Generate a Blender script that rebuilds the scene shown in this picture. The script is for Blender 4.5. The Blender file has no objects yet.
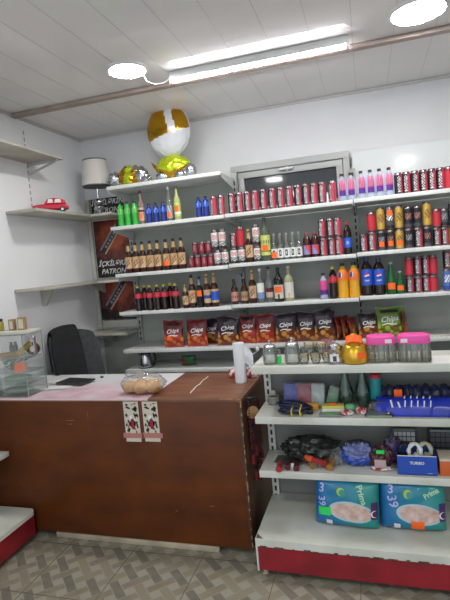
import bpy, bmesh, math, random
from mathutils import Vector, Matrix, noise
C = bpy.context.scene.collection
SC = bpy.context.scene
PI = math.pi
random.seed(7)

# ------------------------------------------------------------------ camera model (metres, camera at x=0 y=0)
F = 482.42; H = 1.65
YAW, PIT, ROL = -0.29181887, 0.08223409, -0.0850795
_c, _s = math.cos(YAW), math.sin(YAW)
_f = Vector((_s, _c, 0)); _r = Vector((_c, -_s, 0)); _u = Vector((0, 0, 1))
_f2 = _f*math.cos(PIT) - _u*math.sin(PIT); _u2 = _u*math.cos(PIT) + _f*math.sin(PIT)
RIGHT = _r*math.cos(ROL) + _u2*math.sin(ROL); UP = _u2*math.cos(ROL) - _r*math.sin(ROL); FWD = _f2
def ray(px, py): return RIGHT*((px-225)/F) - UP*((py-300)/F) + FWD
def onY(px, py, Y):
    d = ray(px, py); p = d*(Y/d.y); return Vector((p.x, p.y, p.z+H))
def onZ(px, py, Z):
    d = ray(px, py); p = d*((Z-H)/d.z); return Vector((p.x, p.y, Z))
def onX(px, py, X):
    d = ray(px, py); p = d*(X/d.x); return Vector((p.x, p.y, p.z+H))
def X_at(px, Y, z):
    k = (px-225)/F; z = z-H
    # RIGHT.(X,Y,z) = k FWD.(X,Y,z)
    return -(Y*(RIGHT.y-k*FWD.y) + z*(RIGHT.z-k*FWD.z))/(RIGHT.x-k*FWD.x)
cam = bpy.data.cameras.new('camera'); co = bpy.data.objects.new('camera', cam); C.objects.link(co)
M = Matrix((RIGHT, UP, -FWD)).transposed().to_4x4(); M.translation = (0, 0, H); co.matrix_world = M
cam.sensor_fit = 'VERTICAL'; cam.sensor_height = 24; cam.lens = F*24/600; cam.clip_start = .05
SC.camera = co

# ------------------------------------------------------------------ materials
def lin(h):
    h = h.lstrip('#'); o = []
    for i in (0, 2, 4):
        v = int(h[i:i+2], 16)/255; o.append(v/12.92 if v <= .04045 else ((v+.055)/1.055)**2.4)
    return (*o, 1)
MATS = {}
def mat(name, col, rough=.5, metal=0, alpha=1, spec=.5, noise_col=None, nscale=8, namt=.5, emit=0, bump=0, bscale=60, trans=0, stretch=None, coat=0):
    if name in MATS: return MATS[name]
    m = bpy.data.materials.new(name); m.use_nodes = True; nt = m.node_tree
    b = nt.nodes['Principled BSDF']
    b.inputs['Base Color'].default_value = lin(col); b.inputs['Roughness'].default_value = rough
    b.inputs['Metallic'].default_value = metal; b.inputs['Alpha'].default_value = alpha
    b.inputs['Specular IOR Level'].default_value = spec
    b.inputs['Transmission Weight'].default_value = trans
    b.inputs['Coat Weight'].default_value = coat
    if emit:
        b.inputs['Emission Color'].default_value = lin(col); b.inputs['Emission Strength'].default_value = emit
    tc = nt.nodes.new('ShaderNodeTexCoord')
    mp = nt.nodes.new('ShaderNodeMapping'); nt.links.new(tc.outputs['Object'], mp.inputs[0])
    if stretch: mp.inputs['Scale'].default_value = stretch
    if noise_col is None:
        noise_col = col; namt = 0
    n = nt.nodes.new('ShaderNodeTexNoise'); n.inputs['Scale'].default_value = nscale; n.inputs['Detail'].default_value = 5
    nt.links.new(mp.outputs[0], n.inputs['Vector'])
    if namt:
        r = nt.nodes.new('ShaderNodeValToRGB')
        r.color_ramp.elements[0].position = .5-.28*namt; r.color_ramp.elements[1].position = .5+.28*namt
        r.color_ramp.elements[0].color = lin(col); r.color_ramp.elements[1].color = lin(noise_col)
        nt.links.new(n.outputs['Fac'], r.inputs[0]); nt.links.new(r.outputs[0], b.inputs['Base Color'])
    if bump:
        n2 = nt.nodes.new('ShaderNodeTexNoise'); n2.inputs['Scale'].default_value = bscale
        nt.links.new(mp.outputs[0], n2.inputs['Vector'])
        bp = nt.nodes.new('ShaderNodeBump'); bp.inputs['Strength'].default_value = bump; bp.inputs['Distance'].default_value = .01
        nt.links.new(n2.outputs['Fac'], bp.inputs['Height']); nt.links.new(bp.outputs[0], b.inputs['Normal'])
    MATS[name] = m; return m
def glass(name, col, tint=.92, edge=.6, dif=.06, rough=.05, bump=0, bscale=25):
    m = bpy.data.materials.new(name); m.use_nodes = True; nt = m.node_tree; nt.nodes.clear()
    L = nt.links.new; out = nt.nodes.new('ShaderNodeOutputMaterial')
    tr = nt.nodes.new('ShaderNodeBsdfTransparent'); c = lin(col); tr.inputs[0].default_value = tuple(v**(1-tint) for v in c[:3])+(1,)
    gl = nt.nodes.new('ShaderNodeBsdfGlossy'); gl.inputs['Roughness'].default_value = rough
    df = nt.nodes.new('ShaderNodeBsdfDiffuse'); df.inputs[0].default_value = c
    lw = nt.nodes.new('ShaderNodeLayerWeight'); lw.inputs[0].default_value = .35
    ml = nt.nodes.new('ShaderNodeMath'); ml.operation = 'MULTIPLY_ADD'; L(lw.outputs['Fresnel'], ml.inputs[0]); ml.inputs[1].default_value = edge; ml.inputs[2].default_value = .03
    m1 = nt.nodes.new('ShaderNodeMixShader'); m1.inputs[0].default_value = dif; L(tr.outputs[0], m1.inputs[1]); L(df.outputs[0], m1.inputs[2])
    m2 = nt.nodes.new('ShaderNodeMixShader'); L(ml.outputs[0], m2.inputs[0]); L(m1.outputs[0], m2.inputs[1]); L(gl.outputs[0], m2.inputs[2]); L(m2.outputs[0], out.inputs[0])
    if bump:
        tc = nt.nodes.new('ShaderNodeTexCoord'); n2 = nt.nodes.new('ShaderNodeTexNoise'); n2.inputs['Scale'].default_value = bscale; L(tc.outputs['Object'], n2.inputs['Vector'])
        bp = nt.nodes.new('ShaderNodeBump'); bp.inputs['Strength'].default_value = bump; bp.inputs['Distance'].default_value = .02; L(n2.outputs['Fac'], bp.inputs['Height'])
        L(bp.outputs[0], gl.inputs['Normal']); L(bp.outputs[0], lw.inputs['Normal'])
    MATS[name] = m; return m
W_WALL = mat('wall_paint', '#dadadb', .75, noise_col='#e4e4e6', nscale=2.5, namt=1, bump=.15, bscale=40)
W_LEFT = mat('wall_paint_left', '#e8e9ec', .75, noise_col='#eff0f3', nscale=2, namt=1, bump=.15, bscale=40)
W_CEIL = mat('ceiling_panel', '#edebe9', .055, noise_col='#e6e4e2', nscale=1.5, spec=.12)
W_SEAM = mat('ceiling_seam', '#c6c3bf', .5)
W_BEAM = mat('beam_brown', '#ad9c94', .5, noise_col='#9a8a80', nscale=6)
W_WHITE = mat('shelf_white', '#dfe1de', .35, noise_col='#d3d6d3', nscale=5)
W_OLD = mat('shelf_white_worn', '#d8dad2', .4, noise_col='#c3c5b9', nscale=4)
W_BACKP = mat('shelf_back_panel', '#a9ada5', .4, noise_col='#9fa49b', nscale=3)
W_BACKSHADE = mat('shaded_back_panel', '#858883', .5, noise_col='#7b7e79', nscale=3)  # shade inside the low front shelving, put into the panel colour
W_GLOSSP = mat('glossy_white_panel', '#dcdfdf', .12)
W_SLOT = mat('slot_dark', '#22221f', .6)
W_RUST = mat('rust', '#6b5443', .8, noise_col='#3e2f26', nscale=30)
W_RED = mat('red_paint', '#991b28', .45, noise_col='#7d1721', nscale=6)
W_WOODL = mat('painted_board', '#c6c5ba', .6, noise_col='#b4b2a6', nscale=5)
W_SHELFW = mat('wall_shelf_board', '#b9b7ac', .55, noise_col='#a8a598', nscale=6)
W_PVC = mat('window_frame', '#adaeac', .4)
W_NIGHT = mat('night_glass', '#3a3d3e', .06, spec=.6)
W_WOOD = mat('counter_wood', '#44220f', .45, spec=.3, noise_col='#6d3712', nscale=3.5, stretch=(1, 1, 2), namt=1)
W_WOODT = mat('counter_top_wood', '#6b4433', .4, noise_col='#83563f', nscale=5, stretch=(1, 4, 1))
W_WOODS = mat('counter_side_wood', '#3c2416', .5, noise_col='#543420', nscale=5)
W_PLANK = mat('plank_pale', '#b9ad97', .6, noise_col='#9c917d', nscale=8)
W_EDGE = mat('worn_edge', '#b48a5c', .6, noise_col='#7a5232', nscale=25)
BLACK = mat('black_plastic', '#151517', .4)
BLACKM = mat('black_matte', '#1a1b1d', .7)
WHITE = mat('white_print', '#e4e4e2', .5)
WHITEP = mat('white_plastic', '#e3e6ea', .3)
SILVER = mat('silver_metal', '#c9cacc', .25, metal=1)
STEEL = mat('steel', '#b0b2b4', .22, metal=1)
LIDM = mat('can_lid', '#8f7f84', .3, metal=1)
RED = mat('red_print', '#c02a3a', .4)
PINKRED = mat('pink_red_print', '#cf4a5c', .4)
DRED = mat('dark_red_print', '#8c2230', .4)
MAROON = mat('maroon_print', '#54141c', .4)
BLK = mat('black_print', '#1f1c22', .35)
GREY = mat('grey_print', '#8d8f93', .4)
DGREY = mat('dark_grey_print', '#44464a', .45)
GOLD = mat('gold_print', '#c9a34a', .35, metal=.4)
GOLDM = mat('gold_metal', '#d8ac3a', .32, metal=.75)
ORANGE = mat('orange_tag', '#ff6a1e', .6)
GREENT = mat('green_tag', '#22d15a', .6)
YELLOW = mat('yellow_print', '#dcc53f', .45)
BLUE = mat('blue_print', '#27479f', .4)
BLUEB = mat('bright_blue_print', '#2a56c4', .35)
CREAM = mat('cream_label', '#d6bd93', .55, noise_col='#b98e62', nscale=60)
LIME = mat('lime_foil', '#c3d62a', .25, metal=.5)
FOILG = mat('gold_foil', '#cf9f2e', .18, metal=1)
FOILS = mat('silver_foil', '#c4c6cb', .16, metal=1, bump=.6, bscale=30)
FOILW = mat('white_foil', '#dcdce0', .22)
GREEN_B = mat('green_bottle', '#2fae3f', .18, noise_col='#3cc04a', nscale=20)
BLUE_B = mat('blue_bottle', '#20358c', .2)
DKGREEN_B = mat('dark_green_glass', '#175a2e', .12)
BROWN_B = mat('brown_glass', '#33190d', .1)
COLA = mat('cola', '#1d0d0b', .1)
CHERRY = mat('cherry_drink', '#3a0d16', .12)
WINE_B = mat('wine_glass', '#10120f', .1)
ORANGE_D = mat('orange_drink', '#e0a21d', .15)
YELLOW_D = mat('pale_yellow_glass', '#d3d68a', .1, alpha=.62)
CLEAR = glass('clear_glass', '#d8e0df')
CLEARD = glass('clear_bottle', '#ccd2ce', .85, .7, .10)
GLASSG = glass('pane_glass', '#b9cec6', .96, .22, .012)
GLASSE = glass('glass_edge', '#a3c0b4', .88, .40, .06)
GREENCLR = glass('green_clear_glass', '#8fae9e', .75, .6, .06)
FILM = glass('clear_film', '#dfe2e2', .97, .5, .10, .12, .8, 30)
FILMD = glass('smoky_film', '#6f7874', .55, .5, .10, .15, .8, 28)
PINK = mat('pink_lid', '#ea4fa4', .4)
BREAD = mat('bread', '#cfa468', .7, noise_col='#b27f42', nscale=22)
PINKD = mat('pink_water', '#d24a8c', .3)
PURPLE = mat('purple_print', '#5a2a8a', .4)
FABRIC = mat('chair_fabric', '#3a3c3f', .8, noise_col='#2f3134', nscale=30)
JACKET = mat('black_cloth', '#141517', .9, noise_col='#1d1e21', nscale=20)
TEAL = mat('teal_print', '#1b8a8f', .45)
SHADE = mat('lamp_shade_fabric', '#d8d4cc', .8)
TAN = mat('tan_wood', '#a07a52', .6, noise_col='#8a6440', nscale=15)
LIGHT1 = mat('lamp_glow', '#fffefa', .4, emit=105)
LIGHT2 = mat('tube_glow', '#fdfbff', .4, emit=42)

# printed / patterned materials
def pattern_mat(name, fn, rough=.45):
    m = bpy.data.materials.new(name); m.use_nodes = True; nt = m.node_tree; b = nt.nodes['Principled BSDF']
    b.inputs['Roughness'].default_value = rough; fn(nt, b); MATS[name] = m; return m
def _ramp(nt, fac, stops, const=False):
    r = nt.nodes.new('ShaderNodeValToRGB'); e = r.color_ramp.elements
    while len(e) < len(stops): e.new(.5)
    for el, (p, c) in zip(e, stops): el.position = p; el.color = lin(c)
    if const: r.color_ramp.interpolation = 'CONSTANT'
    nt.links.new(fac, r.inputs[0]); return r.outputs[0]
def _mix(nt, fac, a, b):
    n = nt.nodes.new('ShaderNodeMix'); n.data_type = 'RGBA'
    for s, v in ((0, fac), (6, a), (7, b)):
        if isinstance(v, str): n.inputs[s].default_value = lin(v)
        elif isinstance(v, (int, float)): n.inputs[s].default_value = v
        else: nt.links.new(v, n.inputs[s])
    return n.outputs[2]
def _coord(nt):
    tc = nt.nodes.new('ShaderNodeTexCoord'); sp = nt.nodes.new('ShaderNodeSeparateXYZ')
    nt.links.new(tc.outputs['Object'], sp.inputs[0]); return tc.outputs['Object'], sp.outputs
def _noise(nt, vec, scale, detail=4):
    n = nt.nodes.new('ShaderNodeTexNoise'); n.inputs['Scale'].default_value = scale; n.inputs['Detail'].default_value = detail
    nt.links.new(vec, n.inputs['Vector']); return n.outputs['Fac']
def _maprange(nt, v, a, b):
    n = nt.nodes.new('ShaderNodeMapRange'); n.inputs[1].default_value = a; n.inputs[2].default_value = b
    nt.links.new(v, n.inputs[0]); return n.outputs[0]
def crisp_mat(name, top, mid, low, chip):
    def fn(nt, b):
        v, s = _coord(nt)
        z = _maprange(nt, s['Z'], 0, .22)
        add = nt.nodes.new('ShaderNodeMath'); add.operation = 'MULTIPLY_ADD'; nt.links.new(_noise(nt, v, 18), add.inputs[0]); add.inputs[1].default_value = .5
        sub = nt.nodes.new('ShaderNodeMath'); sub.operation = 'SUBTRACT'; nt.links.new(z, sub.inputs[0]); sub.inputs[1].default_value = .25
        nt.links.new(sub.outputs[0], add.inputs[2])
        base = _ramp(nt, add.outputs[0], [(0, low), (.3, low), (.42, mid), (.62, top), (1, top)])
        vo = nt.nodes.new('ShaderNodeTexVoronoi'); vo.inputs['Scale'].default_value = 24; nt.links.new(v, vo.inputs['Vector'])
        f = _ramp(nt, vo.outputs['Distance'], [(0, '#ffffff'), (.4, '#ffffff'), (.52, '#000000'), (1, '#000000')])
        # chips are printed in the lower half, one sprinkled row near the top
        g = _ramp(nt, add.outputs[0], [(0, '#000000'), (.1, '#cccccc'), (.36, '#ffffff'), (.5, '#222222'), (1, '#000000')])
        mm = nt.nodes.new('ShaderNodeMath'); mm.operation = 'MULTIPLY'; nt.links.new(f, mm.inputs[0]); nt.links.new(g, mm.inputs[1])
        nt.links.new(_mix(nt, mm.outputs[0], base, chip), b.inputs['Base Color'])
    return pattern_mat(name, fn, .3)
CRISP_RED = crisp_mat('crisp_print_red', '#6a1a1c', '#8c2423', '#a12a20', '#d08b3c')
CRISP_DARK = crisp_mat('crisp_print_dark', '#2a1a2c', '#3a1e24', '#6e3019', '#d69c4c')
CRISP_GREEN = crisp_mat('crisp_print_green', '#5c7a26', '#76982c', '#6a5a22', '#a8c446')
CRISP_MULTI = crisp_mat('crisp_print_multi', '#7c2a22', '#90402c', '#6e2a24', '#c9a04a')
def _poster(nt, b):
    v, s = _coord(nt)
    d = nt.nodes.new('ShaderNodeVectorMath'); d.operation = 'DISTANCE'; nt.links.new(v, d.inputs[0]); d.inputs[1].default_value = (.02, 0, .1)
    m = nt.nodes.new('ShaderNodeMath'); m.operation = 'MULTIPLY_ADD'; nt.links.new(_noise(nt, v, 14, 8), m.inputs[0]); m.inputs[1].default_value = .34; nt.links.new(d.outputs['Value'], m.inputs[2])
    nt.links.new(_ramp(nt, m.outputs[0], [(0, '#c06a40'), (.24, '#a04a2c'), (.33, '#6a2c1e'), (.43, '#1d1412'), (1, '#141213')]), b.inputs['Base Color'])
POSTER = pattern_mat('poster_print', _poster, .25)
def _cloth(nt, b):
    v, s = _coord(nt)
    m = nt.nodes.new('ShaderNodeMath'); m.operation = 'MULTIPLY_ADD'
    nt.links.new(_noise(nt, v, 7, 8), m.inputs[0]); m.inputs[1].default_value = .8
    nt.links.new(_maprange(nt, s['Y'], 0.22, .75), m.inputs[2])
    nt.links.new(_ramp(nt, m.outputs[0], [(0, '#b9778c'), (.25, '#c795a6'), (.42, '#d6bcc5'), (.6, '#d9d3d8'), (1, '#dcdde0')]), b.inputs['Base Color'])
CLOTH = pattern_mat('printed_oilcloth', _cloth, .4)
def _diaper(nt, b):
    v, s = _coord(nt)
    m = nt.nodes.new('ShaderNodeMath'); m.operation = 'MULTIPLY_ADD'; nt.links.new(_noise(nt, v, 5), m.inputs[0]); m.inputs[1].default_value = .35
    nt.links.new(_maprange(nt, s['X'], -.25, .2), m.inputs[2])
    nt.links.new(_ramp(nt, m.outputs[0], [(0, '#1a5596'), (.4, '#1c69a6'), (.75, '#1d7f95'), (1, '#2a8c86')]), b.inputs['Base Color'])
DIAPER = pattern_mat('diaper_print', _diaper, .28)
BABY = mat('skin_photo_print', '#b98f7e', .4, noise_col='#d8c6bf', nscale=24, namt=.7)
SPRINKLE = mat('mixed_print', '#a52c34', .5, noise_col='#e6dcd8', nscale=40, namt=.2)
GLASSRIB = glass('ribbed_glass', '#bfc0b0', .75, .7, .16, .1)
GLASSRIB2 = glass('ribbed_glass_shade', '#7d7a6a', .6, .5, .35, .1)
SPARK = mat('spark_print', '#c9a08a', .5)

# ------------------------------------------------------------------ mesh builder
class MB:
    def __init__(s): s.v = []; s.f = []; s.m = []
    def add(s, vs, fs, m=0):
        o = len(s.v); s.v += [tuple(v) for v in vs]
        for i, f in enumerate(fs):
            s.f.append([o+k for k in f]); s.m.append(m[i] if isinstance(m, (list, tuple)) else m)
    def box(s, x0, x1, y0, y1, z0, z1, m=0):
        s.add([(x0,y0,z0),(x1,y0,z0),(x1,y1,z0),(x0,y1,z0),(x0,y0,z1),(x1,y0,z1),(x1,y1,z1),(x0,y1,z1)],
              [(0,3,2,1),(4,5,6,7),(0,1,5,4),(1,2,6,5),(2,3,7,6),(3,0,4,7)], m)
    def obox(s, a, b, w, t, up=(0,0,1), m=0):      # bar from a to b, width w (sideways) and thickness t (along up)
        a = Vector(a); b = Vector(b); d = (b-a).normalized(); up = Vector(up); sd = d.cross(up).normalized(); up = sd.cross(d)
        vs = [p + sd*i*w/2 + up*j*t/2 for p in (a, b) for i, j in ((-1,-1),(1,-1),(1,1),(-1,1))]
        s.add(vs, [(0,1,2,3),(7,6,5,4),(0,4,5,1),(1,5,6,2),(2,6,7,3),(3,7,4,0)], m)
    def lathe(s, prof, n=20, c=(0,0,0), pat=None, m=0, sx=1, sy=1):
        vs = []; fs = []; ms = []
        for r, z in prof:
            for k in range(n):
                a = 2*PI*k/n; vs.append((c[0]+r*sx*math.cos(a), c[1]+r*sy*math.sin(a), c[2]+z))
        for i in range(len(prof)-1):
            for k in range(n):
                k2 = (k+1) % n
                fs.append((i*n+k, i*n+k2, (i+1)*n+k2, (i+1)*n+k)); ms.append(pat(k, i) if pat else m)
        if prof[0][0] > 1e-6: fs.append(tuple(range(n-1, -1, -1))); ms.append(m)
        if prof[-1][0] > 1e-6: fs.append(tuple((len(prof)-1)*n+k for k in range(n))); ms.append(m)
        s.add(vs, fs, ms)
    def tube(s, pts, r, n=8, m=0):
        pts = [Vector(p) for p in pts]; vs = []; fs = []
        rr = r if isinstance(r, (list, tuple)) else [r]*len(pts)
        t0 = (pts[1]-pts[0]).normalized(); a = t0.orthogonal().normalized()
        for i, p in enumerate(pts):
            t = (pts[min(i+1, len(pts)-1)]-pts[max(i-1, 0)]).normalized()
            a = (a-t*a.dot(t)).normalized(); b = t.cross(a)
            for k in range(n):
                w = 2*PI*k/n; vs.append(p+(a*math.cos(w)+b*math.sin(w))*rr[i])
        for i in range(len(pts)-1):
            for k in range(n):
                k2 = (k+1) % n; fs.append((i*n+k, i*n+k2, (i+1)*n+k2, (i+1)*n+k))
        fs += [tuple(range(n-1, -1, -1)), tuple((len(pts)-1)*n+k for k in range(n))]
        s.add(vs, fs, m)
    def grid(s, fn, nu, nv, m=0, pat=None, flip=False):
        vs = [fn(i/nu, j/nv) for j in range(nv+1) for i in range(nu+1)]; fs = []; ms = []
        for j in range(nv):
            for i in range(nu):
                q = (j*(nu+1)+i, j*(nu+1)+i+1, (j+1)*(nu+1)+i+1, (j+1)*(nu+1)+i)
                fs.append(q[::-1] if flip else q); ms.append(pat((i+.5)/nu, (j+.5)/nv) if pat else m)
        s.add(vs, fs, ms)
    def ball(s, c, r, nu=24, nv=14, m=0, pat=None, wob=0, wsc=6, seed=0):
        c = Vector(c); r = Vector(r) if not isinstance(r, (int, float)) else Vector((r, r, r))
        prof = []; vs = []; fs = []; ms = []
        for j in range(nv+1):
            th = PI*j/nv
            for k in range(nu):
                a = 2*PI*k/nu; d = Vector((math.sin(th)*math.cos(a), math.sin(th)*math.sin(a), -math.cos(th)))
                k2 = 1+wob*noise.noise(d*wsc+Vector((seed, 0, 0))) if wob else 1
                vs.append(c+Vector((d.x*r.x, d.y*r.y, d.z*r.z))*k2)
        for j in range(nv):
            for k in range(nu):
                q = (j*nu+k, j*nu+(k+1) % nu, (j+1)*nu+(k+1) % nu, (j+1)*nu+k); fs.append(q)
                th = PI*(j+.5)/nv; a = 2*PI*(k+.5)/nu
                ms.append(pat(Vector((math.sin(th)*math.cos(a), math.sin(th)*math.sin(a), -math.cos(th)))) if pat else m)
        s.add(vs, fs, ms)
    def mesh(s, name, mats, bevel=0, smooth=True, subsurf=0):
        me = bpy.data.meshes.new(name); me.from_pydata(s.v, [], s.f)
        for m in (mats if isinstance(mats, (list, tuple)) else [mats]): me.materials.append(m)
        me.polygons.foreach_set('material_index', s.m)
        bm = bmesh.new(); bm.from_mesh(me); bmesh.ops.remove_doubles(bm, verts=bm.verts, dist=1e-5)
        bmesh.ops.recalc_face_normals(bm, faces=bm.faces)
        if bevel: bmesh.ops.bevel(bm, geom=list(bm.edges), offset=bevel, segments=2, affect='EDGES', profile=.5)
        bm.to_mesh(me); bm.free()
        if smooth:
            me.polygons.foreach_set('use_smooth', [True]*len(me.polygons)); me.set_sharp_from_angle(angle=math.radians(38))
        return me
    def build(s, name, mats, parent=None, loc=(0,0,0), **k):
        return inst(name, s.mesh(name, mats, **k), parent, loc)
def inst(name, me, parent=None, loc=(0,0,0), rot=None):
    o = bpy.data.objects.new(name, me); C.objects.link(o); o.location = loc
    if rot: o.rotation_euler = rot
    if parent: o.parent = parent
    return o
def tag(o, label, cat, group=None):
    o['label'] = label; o['category'] = cat
    if group: o['group'] = group
    return o
def thing(name, label, cat, loc=(0,0,0), rz=0, group=None, rot=None):
    o = bpy.data.objects.new(name, None); C.objects.link(o); o.location = loc; o.rotation_euler = rot or (0,0,rz); o.empty_display_size = .05
    return tag(o, label, cat, group)
def struct(o): o['kind'] = 'structure'; return o
_TXT = {}
def text_geo(body, size, shear=0, bold=0):
    key = (body, size, shear, bold)
    if key in _TXT: return _TXT[key]
    cu = bpy.data.curves.new('lettering', 'FONT'); cu.body = body; cu.size = size; cu.shear = shear; cu.offset = bold
    cu.align_x = 'CENTER'; cu.align_y = 'CENTER'; cu.resolution_u = 2
    o = bpy.data.objects.new('lettering', cu); C.objects.link(o)
    dg = bpy.context.evaluated_depsgraph_get(); dg.update()
    me = bpy.data.meshes.new_from_object(o.evaluated_get(dg))
    vs = [v.co.copy() for v in me.vertices]; fs = [tuple(p.vertices) for p in me.polygons]
    bpy.data.objects.remove(o); bpy.data.curves.remove(cu); bpy.data.meshes.remove(me)
    _TXT[key] = (vs, fs); return _TXT[key]
def lettering(parent, body, size, mp, m, shear=0, bold=0, name='lettering'):
    vs, fs = text_geo(body, size, shear, bold)
    b = MB(); b.add([mp(v.x, v.y) for v in vs], fs)
    me = bpy.data.meshes.new(name); me.from_pydata(b.v, [], b.f); me.materials.append(m)
    return inst(name, me, parent)
def front(x0, z0, y, rot=0):      # text on a vertical face looking towards -y
    c, s = math.cos(rot), math.sin(rot)
    return lambda u, v: (x0+u*c-v*s, y, z0+u*s+v*c)
ORD = ['first', 'second', 'third', 'fourth', 'fifth', 'sixth', 'seventh', 'eighth', 'ninth', 'tenth', 'eleventh', 'twelfth', 'thirteenth']

# ------------------------------------------------------------------ the room
XL = -2.444; XR = 2.6; YB = 3.97; YF = -2.6; ZC = 2.85
b = MB(); b.box(XL-.12, XR+.12, YB, YB+.12, -.1, ZC+.1); wb = struct(b.build('wall_back', W_WALL, smooth=False))
b = MB(); b.box(XL-.12, XL, YF, YB, -.1, ZC+.1); struct(b.build('wall_left', W_LEFT, smooth=False))
b = MB(); b.box(XR, XR+.12, YF, YB, -.1, ZC+.1); struct(b.build('wall_right', W_WALL, smooth=False))
b = MB(); b.box(XL, XR, YF, YB, ZC, ZC+.1, 0)
x = -1.58
while x > XL: x -= .2245
x += .2245
while x < XR:
    b.box(x-.002, x+.002, YF, YB, ZC-.0008, ZC, 1); x += .2245
struct(b.build('ceiling', [W_CEIL, W_SEAM], smooth=False))
b = MB(); b.box(XL, XR, 3.07, 3.125, ZC-.028, ZC-.002); struct(b.build('trim_1', W_BEAM, bevel=.004, smooth=False))
b = MB(); b.box(XL, XR, 3.955, 3.97, ZC-.02, ZC-.002); b.box(XL, XL+.015, YF, 3.97, ZC-.02, ZC-.002); struct(b.build('trim_2', W_SEAM, smooth=False))
b = MB(); b.box(-2.437, -2.40, 3.945, 3.97, 1.1, 2.30); struct(b.build('trim_3', W_WOODL, smooth=False))

# floor: cream tiles printed with a woven lattice of grey and beige bars
T0 = mat('tile_cream', '#969385', .4); T1 = mat('tile_beige', '#7d7766', .4, noise_col='#87806f', nscale=20); T2 = mat('tile_grey', '#6e6a60', .4, noise_col='#777368', nscale=20)
T3 = mat('tile_pale', '#888270', .4); GROUT = mat('grout', '#625d50', .8)
b = MB(); b.box(XL, XR, YF, YB, -.1, 0, 0)
u = .43*math.sqrt(2)/12; c45 = math.sqrt(.5)
def tq(x0, y0, x1, y1, m, g=.0022):
    pts = [(x0+g, y0+g), (x1-g, y0+g), (x1-g, y1-g), (x0+g, y1-g)]
    w = [((px-py)*c45-1.41, (px+py)*c45+2.40) for px, py in pts]
    if all(XL+.01 < p[0] < 1.0 and 1.3 < p[1] < 2.9 for p in w):
        b.add([(p[0], p[1], .0006) for p in w], [(0,1,2,3)], m)
for i in range(-40, 41):
    for j in range(-40, 41):
        X0, Y0 = 2*i*u, 2*j*u
        if (i+j) % 2 == 0: tq(X0-u, Y0, X0+2*u, Y0+u, 1 if (i//2+j) % 3 else 3)
        else: tq(X0, Y0-u, X0+u, Y0+2*u, 2 if (i+j//2) % 3 else 3)
for k in range(-3, 7):
    gx = -1.412+.43*k
    if XL < gx < 1: b.box(gx-.002, gx+.002, 1.3, 2.9, 0, .0011, 4)
for k in range(-2, 2):
    gy = 2.40+.43*k; b.box(XL, 1.0, gy-.002, gy+.002, 0, .0011, 4)
struct(b.build('floor', [T0, T1, T2, T3, GROUT], smooth=False))

# window behind the middle bay
win = struct(thing('window_1', 'grey framed window dark behind the row of drink cans', 'window', (-.56, YB, 1.9)))
for k in ('label', 'category'): del win[k]
def rect_frame(b, x0, x1, z0, z1, y0, y1, w, m=0):
    b.box(x0, x1, y0, y1, z1-w, z1, m); b.box(x0, x1, y0, y1, z0, z0+w, m); b.box(x0, x0+w, y0, y1, z0+w, z1-w, m); b.box(x1-w, x1, y0, y1, z0+w, z1-w, m)
b = MB(); rect_frame(b, -.474, .474, .06, .505, -.06, 0, .05); b.build('window_frame', W_PVC, win, bevel=.004)
b = MB(); rect_frame(b, -.42, .42, .11, .452, -.045, -.01, .05); b.build('window_sash', W_PVC, win, bevel=.004)
b = MB(); b.box(-.37, .37, -.02, -.012, .16, .40); b.build('pane', W_NIGHT, win, smooth=False)
b = MB(); b.box(-.07, .04, -.078, -.046, .425, .44); b.box(-.02, 0, -.06, -.045, .415, .45); b.build('window_handle', WHITE, win, bevel=.003)

# ------------------------------------------------------------------ lamps
def ceiling_light(px, py, r, label, e):
    p = onZ(px, py, ZC); t = thing('ceiling_light', label, 'light', (p.x, p.y, ZC), group=None)
    b = MB(); b.lathe([(r+.012, 0), (r+.012, -.012), (r, -.016), (r-.004, -.012)], 40); b.build('rim', WHITE, t)
    b = MB(); b.lathe([(0, -.020), (r*.6, -.019), (r-.004, -.0145), (r-.004, -.004), (0, -.004)], 40); b.build('diffuser', LIGHT1, t)
    return t
ceiling_light(127, 69, .112, 'round glowing ceiling light on the left, above the lamp corner', 14)
ceiling_light(418, 10, .135, 'round glowing ceiling light on the right at the picture top', 14)
t = thing('tube_light', 'long lit tube light under the brown ceiling strip', 'light', (-.575, 2.945, ZC))
b = MB(); b.box(-.545, .545, -.016, .016, -.046, -.001); b.build('housing', W_WHITE, t, bevel=.004)
b = MB(); b.tube([(-.54, 0, -.056), (.54, 0, -.056)], .0105, 12); b.build('tube', LIGHT2, t)
for sx in (-1, 1):
    b = MB(); b.box(sx*.54-.008, sx*.54+.008, -.0135, .0135, -.070, -.044); b.build('end_cap', WHITE, t, bevel=.003)
b = MB(); pts = [(-.545, 0, -.03), (-.59, .0, -.055), (-.64, -.03, -.065), (-.68, -.06, -.045), (-.69, -.1, -.001)]
b.tube(pts, .003, 6); b.build('cord', WHITE, t)
def area(name, loc, size, power, col=(1, 1, 1), rot=(0, 0, 0), sy=None):
    l = bpy.data.lights.new(name, 'AREA'); l.energy = power; l.color = col; l.size = size
    if sy: l.shape = 'RECTANGLE'; l.size_y = sy
    o = bpy.data.objects.new(name, l); C.objects.link(o); o.location = loc; o.rotation_euler = rot
    return o

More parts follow.
